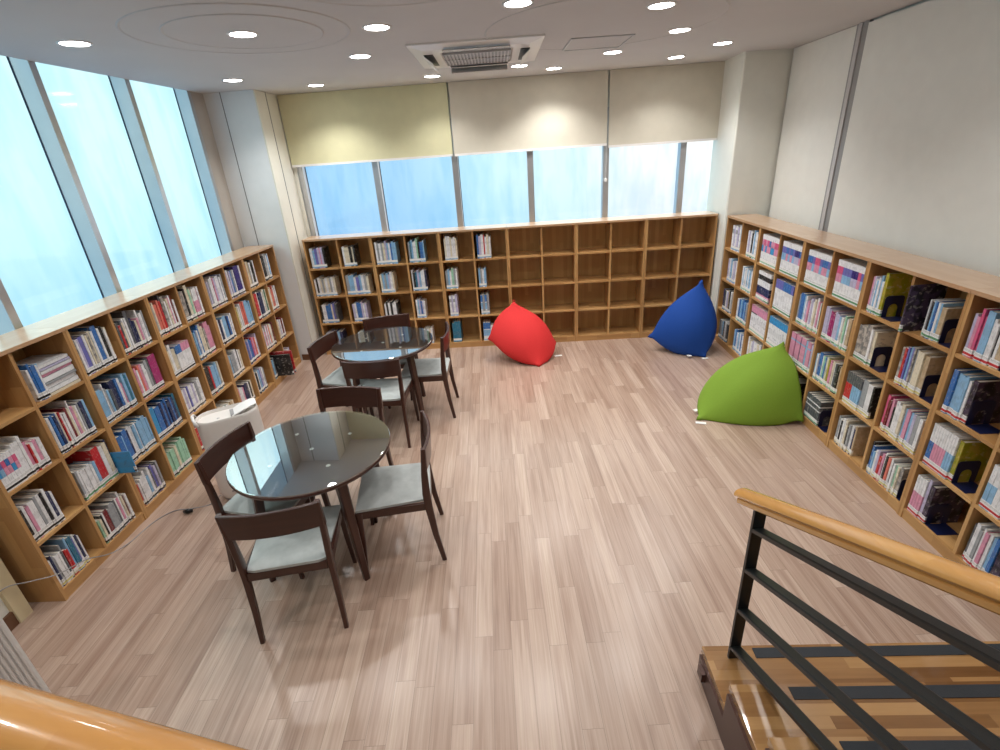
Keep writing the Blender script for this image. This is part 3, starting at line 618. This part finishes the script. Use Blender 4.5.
# face-out picture books (turned so the cover looks into the room)
free_book('R', 7, 0, .17, .012, .285, .215, 'X', 'dark mottled picture book turned cover-out, overhanging right bookcase top compartment', y=-.055, turn=.10, labc='g')
free_book('L', 1, 2, .97, .010, .16, .16, 'c', 'small sky blue picture book sticking out of the near window-side bookcase', y=-.10, turn=.05)
free_book('L', 8, 3, .44, .02, .25, .24, 'K', 'large black folder standing cover-out at the bottom of the farthest window-side bookcase', y=-.15, turn=.08)
free_book('L', 8, 3, .62, .02, .27, .24, 'R', 'red folder standing behind the black one in the farthest window-side bookcase', y=-.15, turn=.08)
# flat stack of magazines in the near bookcase
stk = [('C', .018), ('W', .026), ('W', .024), ('E', .016), ('W', .032), ('P', .018), ('W', .02), ('L', .014), ('W', .018)]
zz = 0.0
for i, (cd, th) in enumerate(stk):
    bm = bmesh.new(); w0, d0 = .215, .22
    a = [(-w0/2, 0), (w0/2, 0), (w0/2, d0), (-w0/2, d0)]
    box(bm, -w0/2, w0/2, 0, .002, 0, th-.0008); box(bm, -w0/2, w0/2, 0, d0, 0, .0015); box(bm, -w0/2, w0/2, 0, d0, th-.0025, th-.0008)
    p = in_cell('L', 1, 0, .655, .012+.004*((i*7) % 3), zz)
    o = obj('magazine', bm, ink(cd), world=frame(p.x, p.y, A_L+.01*((i % 3)-1), p.z))
    bm = bx(-w0/2+.001, w0/2-.001, .002, d0-.002, .0015, th-.0025); obj('page_block', bm, M['paper'], o)
    nmz = {0: 'lowest of', len(stk)-1: 'topmost of'}.get(i, ordn[i]+' up in')
    tag(o, '%s magazine, %s the flat stack in the near window-side bookcase' % (INKNAME[cd], nmz), 'magazine', 'magazines stacked flat in the near bookcase')
    zz += th
# navy bookends
def bookend_mesh():
    bm = bmesh.new(); t = .0016; n = 10
    outer = [(0.0, 0), (0.0, .12)] + [(.02-.02*math.cos(k*PI/2/4), .12+.02*math.sin(k*PI/2/4)) for k in range(1, 5)] + [(.10, .14)] + [(.10+.02*math.sin(k*PI/2/4), .12+.02*math.cos(k*PI/2/4)) for k in range(1, 5)] + [(.12, 0)]
    inner = [(.09, 0), (.09, .055)] + [(.06+.03*math.cos(k*PI/8), .055+.032*math.sin(k*PI/8)) for k in range(1, 8)] + [(.03, .055), (.03, 0)]
    pts = outer+inner
    A = [bm.verts.new((0, y, z)) for y, z in pts]; B = [bm.verts.new((t, y, z)) for y, z in pts]
    bm.faces.new(A); bm.faces.new(B[::-1])
    for i in range(len(pts)): j = (i+1) % len(pts); bm.faces.new((A[i], A[j], B[j], B[i]))
    box(bm, 0, .095, 0, .12, 0, .0014)
    bmesh.ops.recalc_face_normals(bm, faces=bm.faces[:])
    me = D.meshes.new('bookend'); bm.to_mesh(me); bm.free(); me.materials.append(M['navy']); return me
bem = bookend_mesh()
for c, r, f, lb in [(6,0,.475,'behind the olive yellow book, top row of right bookcase'), (6,1,.515,'beside mottled grey books, second row of right bookcase'), (7,0,.72,'in the compartment with the dark cover-out book, right bookcase'),
                (7,1,.68,'under the dark cover-out book, second row of right bookcase'), (7,3,.85,'at the bottom row of right bookcase, left of the nearest unit'), (5,3,.58,'beside dark striped books near the green beanbag'),
                (8,0,.64,'beside pink and blue books in the top row near stairs'), (8,1,.46,'beside blue books in the second row near stairs'), (8,2,.57,'beside white-topped pink books in the third row near stairs'),
                (8,3,.40,'beside slim pink books in the bottom row near stairs'), (9,3,.62,'in the bottom compartment closest to the stairs'), (5,2,.935,'third row of right bookcase, just right of the green beanbag tip'), (9,2,.62,'in the third row at the right edge of the photo')]:
    p = in_cell('R', c, r, f, .02); o = D.objects.new('bookend', bem); COL.objects.link(o); o.matrix_world = frame(p.x, p.y, A_R, p.z)
    tag(o, 'navy metal bookend '+lb, 'bookend', 'navy metal bookends on the right-hand shelves')

# ================================================================== chairs
def make_chair():
    t = thing('dining_chair', 'x', 'chair', Matrix.Identity(4), 'dark wooden chairs round the two tables')
    for s in (-1, 1):
        bm = bmesh.new()
        sweep(bm, [(s*.212, -.235, 0), (s*.208, -.205, .2), (s*.206, -.187, .40), (s*.208, -.184, .50), (s*.213, -.190, .64), (s*.219, -.203, .80)],
              [(.022, .026), (.027, .034), (.03, .044), (.03, .044), (.028, .036), (.024, .026)])
        obj('leg', bm, M['walnut'], t, smooth=True, auto=35)
    for s in (-1, 1):
        bm = bmesh.new(); sweep(bm, [(s*.212, .232, 0), (s*.206, .215, .22), (s*.203, .205, .43)], [(.022, .022), (.028, .03), (.032, .038)])
        obj('leg', bm, M['walnut'], t, smooth=True, auto=35)
    bm = bmesh.new(); box(bm, -.19, .19, .195, .215, .385, .432); box(bm, -.19, .19, -.205, -.185, .385, .432)
    box(bm, -.212, -.194, -.185, .2, .385, .432); box(bm, .194, .212, -.185, .2, .385, .432)
    obj('seat_frame', bm, M['walnut_h'], t, bevel=.003)
    bm = bmesh.new(); n = 10; top = []
    g = [[None]*(n+1) for _ in range(n+1)]
    for i in range(n+1):
        for j in range(n+1):
            u, v = i/n*2-1, j/n*2-1
            x = u*(.200+.012*v); y = .008+v*.212
            if v < -.85 and abs(u) > .8: y = .008-.212+.012; 
            ed = max(abs(u), abs(v)); z = .462 - .014*max(0, ed-.75)/.25 + .004*(1-u*u)*(1-v*v)
            g[i][j] = bm.verts.new((x, y, z))
    for i in range(n):
        for j in range(n): bm.faces.new((g[i][j], g[i+1][j], g[i+1][j+1], g[i][j+1]))
    r = bmesh.ops.extrude_face_region(bm, geom=bm.faces[:])
    for v in [q for q in r['geom'] if isinstance(q, bmesh.types.BMVert)]: v.co.z = .433
    obj('seat', bm, M['seatfabric'], t, smooth=True, auto=50)
    bm = bmesh.new(); n = 14; rings = []
    for k in range(n+1):
        u = k/n*2-1; x = u*.232; cv = -.035*(1-u*u)
        z0, z1 = .655, .80+.0*u
        yb = -.192+cv; yt = -.203+cv
        rings.append([bm.verts.new(p) for p in ((x, yb-.010, z0), (x, yb+.010, z0), (x, yt+.009, z1-.003), (x, yt+.004, z1), (x, yt-.006, z1), (x, yt-.010, z1-.004))])
    for a, b in zip(rings, rings[1:]):
        for k in range(6): bm.faces.new((a[k], a[(k+1) % 6], b[(k+1) % 6], b[k]))
    bm.faces.new(rings[0]); bm.faces.new(rings[-1][::-1])
    obj('backrest', bm, M['walnut_h'], t, smooth=True, auto=40)
    return t
chairs = [(-1.145, 2.085, 8, 'dark wooden chair with grey seat at the near table, its back towards the camera'),
          (-.672, 2.497, 97, 'dark wooden chair with grey seat on the right side of the near table'),
          (-1.44, 2.50, -102, 'dark wooden chair between the near table and the white air purifier'),
          (-1.09, 2.955, 173, 'dark wooden chair on the far side of the near table'),
          (-1.385, 4.23, -104.5, 'dark wooden chair on the left side of the far table, by the window bookcases'),
          (-1.06, 4.64, 193, 'dark wooden chair on the far side of the far table, towards the back bookcases'),
          (-1.01, 3.87, -2.5, 'dark wooden chair at the near side of the far table, back to camera'),
          (-.68, 4.31, 89, 'dark wooden chair on the right side of the far table, seen side-on')]
ch0 = make_chair()
for i, (x, y, a, lb) in enumerate(chairs):
    o = ch0 if i == 0 else copy_tree(ch0)
    o.matrix_world = frame(x, y, math.radians(a)); o['label'] = lb
# ================================================================== tables
def make_table():
    t = thing('round_table', 'x', 'table', Matrix.Identity(4), 'round glass-topped tables')
    bm = bmesh.new(); lathe(bm, [(0, .696), (.44, .696), (.452, .702), (.456, .712), (.453, .721), (.449, .7213), (0, .7213)], 72)
    for f in bm.faces: f.material_index = 0 if f.calc_center_median().z > .7212 and f.normal.z**2 > .9 else 1
    obj('tabletop', bm, [M['tabletop'], M['walnut_h']], t)
    bm = bmesh.new(); lathe(bm, [(0, .7245), (.450, .7245), (.454, .727), (.454, .731), (.451, .7325), (0, .7325)], 72)
    g = obj('glass_top', bm, M['glass'], t)
    for k in range(5):
        a = k*2*PI/4+.75; r = .24 if k < 4 else 0
        bm = bmesh.new(); lathe(bm, [(0, .7213), (.011, .7213), (.013, .7228), (.011, .7243), (0, .7243)], 16, cx=r*math.cos(a), cy=r*math.sin(a))
        obj('glass_spacer', bm, M['white'], t, smooth=True)
    bm = bmesh.new(); r0 = .335
    for k in range(4):
        a = PI/4+k*PI/2; b = a+PI/2
        p, q = Vector((r0*math.cos(a), r0*math.sin(a), .665)), Vector((r0*math.cos(b), r0*math.sin(b), .665))
        sweep(bm, [p, q], (.02, .06), side=Vector((math.cos((a+b)/2), math.sin((a+b)/2), 0)))
    obj('apron', bm, M['walnut_h'], t)
    for k in range(4):
        a = PI/4+k*PI/2; c, s = math.cos(a), math.sin(a)
        bm = bmesh.new(); sweep(bm, [(.335*c, .335*s, .696), (.36*c, .36*s, .45), (.405*c, .405*s, 0)], [(.062, .055), (.052, .046), (.034, .032)], side=Vector((-s, c, 0)))
        obj('leg', bm, M['walnut'], t, smooth=True, auto=35)
    return t
t0 = make_table(); t0.matrix_world = frame(-1.13, 2.51, math.radians(-4)); t0['label'] = 'round dark wooden table with glass top nearest the camera, beside the air purifier'
t1 = copy_tree(t0, frame(-1.045, 4.285, math.radians(7))); t1['label'] = 'round dark wooden table with glass top farther away, before the back bookcases'

# ================================================================== beanbags
def beanbag(name, label, P, h, m, tags, sag=0.0):
    A, B, C_, E = [Vector(p) for p in P]   # apex, left, front-right, back
    G = (A+B+C_+E)/4; n = 22
    bm = bmesh.new(); vd = {}
    def vert(p):
        k = tuple(round(c, 5) for c in p)
        if k not in vd: vd[k] = bm.verts.new(p)
        return vd[k]
    for tri in ((A, B, C_), (A, C_, E), (A, E, B), (B, E, C_)):
        g = {}
        for i in range(n+1):
            for j in range(n+1-i):
                a, b = i/n, j/n; c = 1-a-b
                p = tri[0]*a+tri[1]*b+tri[2]*c
                s = .42*(3*(a*b+b*c+c*a))**1.5 + .58*max(0, 27*a*b*c)**.62
                q = p + (p-G).normalized()*h*s
                g[i, j] = vert(q)
        for i in range(n):
            for j in range(n-i):
                bm.faces.new((g[i, j], g[i+1, j], g[i, j+1]))
                if j < n-i-1: bm.faces.new((g[i+1, j], g[i+1, j+1], g[i, j+1]))
    for _ in range(7): bmesh.ops.smooth_vert(bm, verts=[v for v in bm.verts if min((v.co-c_).length for c_ in (A, B, C_, E)) > .05], factor=.5, use_axis_x=True, use_axis_y=True, use_axis_z=True)
    # creases gathered at the apex, a flattened base
    for v in bm.verts:
        d = (v.co-A).length
        if d < .28:
            ang = math.atan2(v.co.y-A.y, v.co.x-A.x); v.co += Vector((math.cos(ang), math.sin(ang), 0))*.006*math.sin(ang*9)*(1-d/.28)
        for FM_ in (FR, FB):
            q = FM_.inverted() @ v.co
            if q.y > -.012 and q.x > -.3: q.y = -.012-.0*q.y; v.co = FM_ @ q
        if v.co.z < .012: v.co.z = .003+max(0, v.co.z)*.3
        elif v.co.z < .06: v.co.z = v.co.z
    t = thing(name, label, 'beanbag', Matrix.Identity(4), None)
    base = Vector((G.x, G.y, 0)); t.matrix_world = Matrix.Translation(base)
    bmesh.ops.transform(bm, matrix=Matrix.Translation(-base), verts=bm.verts[:])
    obj('cushion_cover', bm, m, t, smooth=True)
    # small loop at the apex and white tags at the seam corners
    bm = bmesh.new(); ap = A-base; sweep(bm, [ap+Vector((-.016, 0, -.03)), ap+Vector((-.014, 0, .004)), ap+Vector((0, 0, .012)), ap+Vector((.014, 0, .004)), ap+Vector((.016, 0, -.03))], (.012, .005), side=Vector((0, 1, 0)), round_=True)
    if 'red' in m.name: obj('carry_loop', bm, m, t, smooth=True)
    for (x, y, z, a, l) in tags:
        bm = bmesh.new(); box(bm, 0, l, -.018, .018, 0, .0012); o = obj('care_tag', bm, M['tag'], t)
        o.matrix_world = frame(x, y, math.radians(a), z)
    return t
beanbag('beanbag', 'red tetrahedral beanbag standing on the floor before the empty back bookcases', [(.218, 5.60, .655), (-.115, 5.46, .26), (.45, 5.14, .0), (.70, 5.56, .13)], .16, M['bag_red'], [(.655, 5.42, .004, 10, .09)])
beanbag('beanbag', 'blue tetrahedral beanbag in the right far corner against the bookcases', [(2.28, 5.32, .83), (1.745, 5.42, .165), (2.30, 5.07, .0), (2.44, 5.52, .20)], .15, M['bag_blue'], [(2.25, 5.045, .006, 8, .07), (2.10, 5.10, .03, -10, .05)])
beanbag('beanbag', 'lime green tetrahedral beanbag slumped against the right-hand bookcases', [(2.45, 3.945, .60), (1.675, 3.74, .0), (2.50, 3.53, .04), (1.99, 4.19, .11)], .165, M['bag_green'], [(1.655, 3.70, .004, -20, .085), (1.70, 3.86, .03, 20, .04)])

# ================================================================== air purifier
def stadium(L, Wd, n=12):
    r = Wd/2; c = L/2-r; pts = []
    for k in range(n+1): a = -PI/2+PI*k/n; pts.append((c+r*math.cos(a), r*math.sin(a)))
    for k in range(n+1): a = PI/2+PI*k/n; pts.append((-c+r*math.cos(a), r*math.sin(a)))
    return pts
t = thing('air_purifier', 'white oval air purifier standing between the window bookcases and the near table', 'air purifier', frame(-1.975, 3.20, math.radians(30)))
bm = bmesh.new(); rings = []
for z, s in ((.02, .93), (.035, .97), (.06, .985), (.3, .99), (.60, 1.0), (.645, 1.0), (.66, .99), (.665, .965), (.655, .94), (.64, .93)):
    rings.append([bm.verts.new((x*s, y*s, z)) for x, y in stadium(.41, .225)])
for a, b in zip(rings, rings[1:]):
    for k in range(len(a)): bm.faces.new((a[k], a[(k+1) % len(a)], b[(k+1) % len(a)], b[k]))
bm.faces.new(rings[0][::-1]); bm.faces.new(rings[-1]); obj('housing', bm, M['whitewarm'], t, smooth=True, auto=40)
bm = bmesh.new(); prism(bm, [(x*.90, y*.90) for x, y in stadium(.41, .225)], 0, .022); obj('foot_plinth', bm, M['grey'], t)
bm = bmesh.new(); sweep(bm, [(.03, -.0, .645), (.10, 0, .672), (.17, 0, .690), (.20, 0, .69)], [(.12, .008), (.14, .01), (.13, .01), (.09, .008)], side=Vector((0, 1, 0))); obj('lid', bm, M['white'], t, smooth=True, auto=40)
bm = bmesh.new(); box(bm, .02, .085, -.05, .05, .636, .655); obj('air_outlet', bm, M['grey'], t, bevel=.006)
bm = bmesh.new(); sweep(bm, [(-.19, -.075, .64), (-.205, -.055, .685), (-.21, 0, .695), (-.205, .055, .685), (-.19, .075, .64)], (.02, .012), side=Vector((1, 0, 0)), round_=True); obj('carry_handle', bm, M['white'], t, smooth=True)
bm = bmesh.new(); lathe(bm, [(0, .64), (.01, .64), (.01, .644), (0, .645)], 16, cx=-.06, cy=-.02); obj('power_button', bm, M['lgrey'], t)
for k in range(3): obj('vent_slot', bx(-.12, -.085, -.1145, -.108, .085+.035*k, .094+.035*k), M['grey'], t)
# cable with inline plug along the floor
def tube_obj(name, pts, r, m, label, cat):
    P = [Vector(p) for p in pts]; out = []
    for i in range(len(P)-1):
        p0, p1, p2, p3 = P[max(i-1, 0)], P[i], P[i+1], P[min(i+2, len(P)-1)]
        for k in range(8):
            u = k/8; out.append(.5*((2*p1)+(p2-p0)*u+(2*p0-5*p1+4*p2-p3)*u*u+(3*p1-p0-3*p2+p3)*u**3))
    out.append(P[-1]); bm = bmesh.new(); sweep(bm, out, (2*r, 2*r), side=Vector((.13, .2, .97)), round_=True, nseg=6)
    return tag(obj(name, bm, m, smooth=True), label, cat)
cab = tube_obj('power_cable', [(-2.12, 3.05, .06), (-2.2, 3.02, .004), (-2.32, 2.985, .004), (-2.44, 2.97, .004), (-2.52, 2.86, .004), (-2.56, 2.66, .005), (-2.565, 2.5, .06), (-2.575, 2.36, .15), (-2.60, 2.2, .20), (-2.68, 2.12, .235), (-2.768, 2.06, .25), (-2.784, 1.9, .22), (-2.784, 1.6, .18)], .0036, M['grey'],
         'thin grey cable trailing from the air purifier along the window bookcases', 'cable')
bm = bmesh.new(); sweep(bm, [(-2.35, 2.945, .012), (-2.315, 2.935, .022), (-2.285, 2.945, .016)], [(.02, .02), (.036, .036), (.02, .02)], side=Vector((0, 0, 1)), round_=True)
tag(obj('cable_plug', bm, M['black'], smooth=True), 'small black plug lying on the floor beside the cable near window bookcases', 'plug')

# ribbed white unit at the lower left edge
t = thing('floor_heater', 'white floor-standing heater with vertical ribs at the lower left edge', 'heater', frame(-1.95, 1.40, math.radians(-124.8)))
obj('housing', bx(0, .5, -.09, 0, .04, .78), M['white'], t, bevel=.008)
bm = bmesh.new()
for k in range(32): box(bm, .008+k*.0155, .017+k*.0155, -.002, .009, .06, .765)
obj('ribbed_front', bm, M['white'], t)
obj('foot', bx(.03, .47, -.08, -.01, 0, .04), M['grey'], t)

# ================================================================== stairs
RISE, RUN, NX0, NX1 = .147, .275, .822, 2.33
t = thing('staircase', 'short wooden staircase with black anti-slip strips leading up at lower right', 'stairs', Matrix.Translation((.822, 1.498, 0)) @ Matrix.Rotation(math.radians(-3.3), 4, 'Z') @ Matrix.Translation((-.822, -1.498, 0)))
ny = [1.522-RUN*k for k in range(5)]
for k in range(5):
    z = RISE*(k+1); y1 = ny[k]; y0 = (ny[k+1]-.0 if k < 4 else -.0)
    tr = obj('tread', bx(NX0, NX1, y0-.02 if k < 4 else y1-.30, y1, z-.035, z), M['tread'], t, bevel=.005)
    obj('grip_strip', bx(1.035, NX1-.04, y1-.062, y1-.014, z, z+.003), M['strip'], tr)
    obj('riser', bx(NX0+.012, NX1, y1-.05, y1-.022, z-RISE if k else 0, z-.035), M['tread'], t)
bm = bmesh.new()
pts = [(1.508, 0), (1.508, RISE-.045)]
for k in range(5): pts += [(ny[k]-.012, RISE*(k+1)-.036)] + ([(ny[k+1]-.012, RISE*(k+1)-.036)] if k < 4 else [])
pts += [(.06, RISE*5-.036), (.06, 0)]
a = [bm.verts.new((NX0-.012, y, z)) for y, z in pts]; b = [bm.verts.new((NX0+.012, y, z)) for y, z in pts]
bm.faces.new(a); bm.faces.new(b[::-1])
for i in range(len(pts)): j = (i+1) % len(pts); bm.faces.new((a[i], a[j], b[j], b[i]))
obj('stringer', bm, M['stringer'], t)
obj('corner_bracket', bx(NX0-.03, NX0-.012, 1.42, 1.47, .05, .10), M['stringer'], t, bevel=.004)
# platform the photographer stands on
bm = bmesh.new(); prism(bm, [(-3.0, .95), (-.9, .33), (2.4, .02), (2.4, -2.05), (-3.0, -2.05)], 0, .70); struct('floor_platform', bm, M['tread'])
# stair railing
SL = .487
t = thing('stair_railing', 'black steel stair railing with a thick wooden handrail at lower right', 'railing', Matrix.Identity(4))
RX = .935
rail_prof = [(-.024, -.027), (.024, -.027), (.028, -.022), (.028, -.009), (.022, -.004), (.022, .001), (.034, .003)] + [(.038*math.cos(PI*k/12), .008+.025*math.sin(PI*k/12)) for k in range(13)] + [(-.034, .003), (-.022, .001), (-.022, -.004), (-.028, -.009), (-.028, -.022)]
def hz(y): return .915+(1.60-y)*.515
bm = bmesh.new(); profile_sweep(bm, rail_prof, [(RX, 1.585, hz(1.585)), (RX, 1.50, hz(1.50)), (RX, 1.2, hz(1.2)), (RX, .3, hz(.3)), (RX, -.1, hz(-.1))], Vector((1, 0, 0)))
for v in bm.verts: pass
obj('handrail', bm, M['rail'], t, smooth=True, auto=35)
obj('post', bx(RX-.0225, RX+.0225, 1.455, 1.468, RISE, hz(1.46)-.022), M['blacksteel'], t, bevel=.002)
obj('post', bx(RX-.025, RX+.025, .10, .12, .70, hz(.11)-.032), M['blacksteel'], t, bevel=.002)
for zb in (.862, .659, .439, .212):
    bm = bmesh.new(); y0, y1 = 1.460, .10
    sweep(bm, [(RX, y0, zb), (RX, y1, zb+(y0-y1)*SL)], (.045, .020)); obj('rail_bar', bm, M['blacksteel'], t)
# platform guard rail at lower left
t = thing('guard_railing', 'close-up wooden guard rail crossing the lower left corner', 'railing', Matrix.Identity(4))
dv = Vector((-.42, .122, 0)).normalized(); p0 = Vector((-.555, .396, 1.568))
bm = bmesh.new(); big = [(a*1.15, b*1.45) for a, b in rail_prof]
mw = Matrix.Translation(p0) @ Matrix.Rotation(math.atan2(-dv.y, -dv.x), 4, 'Z')
profile_sweep(bm, big, [(-1.3, 0, 0), (-.6, 0, 0), (0, 0, 0), (.9, 0, 0)], Vector((0, 1, 0)))
o = obj('handrail', bm, M['rail_x'], t, smooth=True, auto=35); o.matrix_world = mw
for x in (-1.2, .1, .85):
    o = obj('post', bx(x-.012, x+.012, -.025, .025, .70-1.565, -.034), M['blacksteel'], t); o.matrix_world = mw
for z in (-.25, -.45, -.65):
    o = obj('rail_bar', bx(-1.2, .85, -.02, .02, z, z+.012), M['blacksteel'], t); o.matrix_world = mw

# ================================================================== ceiling things
t = thing('ceiling_air_conditioner', 'white four-way cassette air conditioner set in the ceiling', 'air conditioner', frame(.0, 4.70, -.02, CEIL))
bm = bmesh.new(); q = .495
a = [(-q, -q*1.05), (q, -q*1.05), (q, q*1.05), (-q, q*1.05)]; r1, r2 = 1.0, .80
rg = []
for s, z in ((1.0, 0.0), (1.0, -.012), (.80, -.032), (.56, -.032), (.54, -.02)): rg.append([bm.verts.new((x*s, y*s, z)) for x, y in a])
for u, v in zip(rg, rg[1:]):
    for k in range(4): bm.faces.new((u[k], u[(k+1) % 4], v[(k+1) % 4], v[k]))
bm.faces.new(rg[0]); bm.faces.new(rg[-1]); obj('panel', bm, M['white'], t)
for k in range(4):
    ang = k*PI/2; Mx = Matrix.Rotation(ang, 4, 'Z')
    bm = bmesh.new(); box(bm, -.25, .25, -.405, -.335, -.036, -.0325); bmesh.ops.transform(bm, matrix=Mx, verts=bm.verts[:]); sl = obj('air_slot', bm, M['black'], t)
    bm = bmesh.new(); box(bm, -.245, .245, *((-.05, -.005) if k == 0 else (0, .075)), -.003, .003)
    bmesh.ops.transform(bm, matrix=Mx @ Matrix.Translation((0, -.405, -.042)) @ Matrix.Rotation(math.radians(4 if k == 0 else -38), 4, 'X'), verts=bm.verts[:]); obj('louver', bm, M['white'], t, bevel=.002)
bm = bmesh.new(); box(bm, -.262, .262, -.27, .27, -.034, -.022)
obj('grille', bm, M['grey'], t)
bm = bmesh.new()
for k in range(19): box(bm, -.25+k*.027, -.238+k*.027, -.26, .26, -.042, -.033)
for y in (-.26, 0, .248): box(bm, -.262, .262, y, y+.012, -.043, -.033)
obj('grille_slats', bm, M['lgrey'], t)
t = thing('ceiling_access_panel', 'square white access panel with thin metal frame in the ceiling', 'access panel', frame(.945, 4.63, 0, CEIL))
obj('panel_door', bx(-.225, .225, -.225, .225, -.004, 0), M['ceiling'], t)
bm = bmesh.new(); s = .24
for x0, x1, y0, y1 in ((-s, s, -s, -s+.012), (-s, s, s-.012, s), (-s, -s+.012, -s+.012, s-.012), (s-.012, s, -s+.012, s-.012)): box(bm, x0, x1, y0, y1, -.008, 0)
obj('panel_frame', bm, M['alu'], t)
def downlight():
    t = thing('downlight', 'x', 'ceiling light', Matrix.Identity(4), 'round recessed downlights in the ceiling')
    bm = bmesh.new(); lathe(bm, [(.078, 0), (.088, 0), (.088, -.003), (.080, -.006), (.068, -.003), (.068, .0)], 32); obj('trim_ring', bm, M['white'], t, smooth=True)
    bm = bmesh.new(); lathe(bm, [(0, -.0055), (.05, -.005), (.074, -.0045), (.074, -.001), (0, -.001)], 32); obj('lens', bm, M['lens'], t, smooth=True)
    return t
names = ['leftmost, close to the window wall', 'inside the moulded ring circles', 'between the ring circles and the air conditioner', 'over the far window bookcases near the left column', 'close to the yellowish blind',
         'left of the air conditioner, nearer than the blinds', 'just beyond the air conditioner left corner', 'at the far right corner of air conditioner', 'shining on the middle beige blind', 'cut by the top edge of the photo above the air conditioner',
         'just behind the ceiling access panel', 'cut by the top edge at the upper right', 'midway between access panel and right wall', 'nearest the right end of the back blinds', 'closest to the right corner column']
def lamp_light(x, y, k=1.0):
    l = D.lights.new('downlight_lamp', 'SPOT'); l.energy = SPOT_W*k; l.color = SPOT_COL; l.spot_size = math.radians(128); l.spot_blend = .75; l.shadow_soft_size = .06
    o = D.objects.new('downlight_lamp', l); COL.objects.link(o); o.location = (x, y, CEIL-.03)
d0 = downlight()
for i, (x, y) in enumerate(LAMPS+LAMPS_BACK):
    o = d0 if i == 0 else copy_tree(d0)
    o.matrix_world = frame(x, y, 0, CEIL)
    o['label'] = 'round white ceiling downlight '+(names[i] if i < len(names) else ['above the near end of window bookcases', 'above the open floor before the near table', 'above the middle of the open floor', 'above the stair end of right bookcases', 'above the lower stair treads', 'above the white ribbed heater', 'above the platform guard rail', 'above the upper stair treads'][i-15])
    lamp_light(x, y, 1.35 if i in (4, 8) else 1.0)
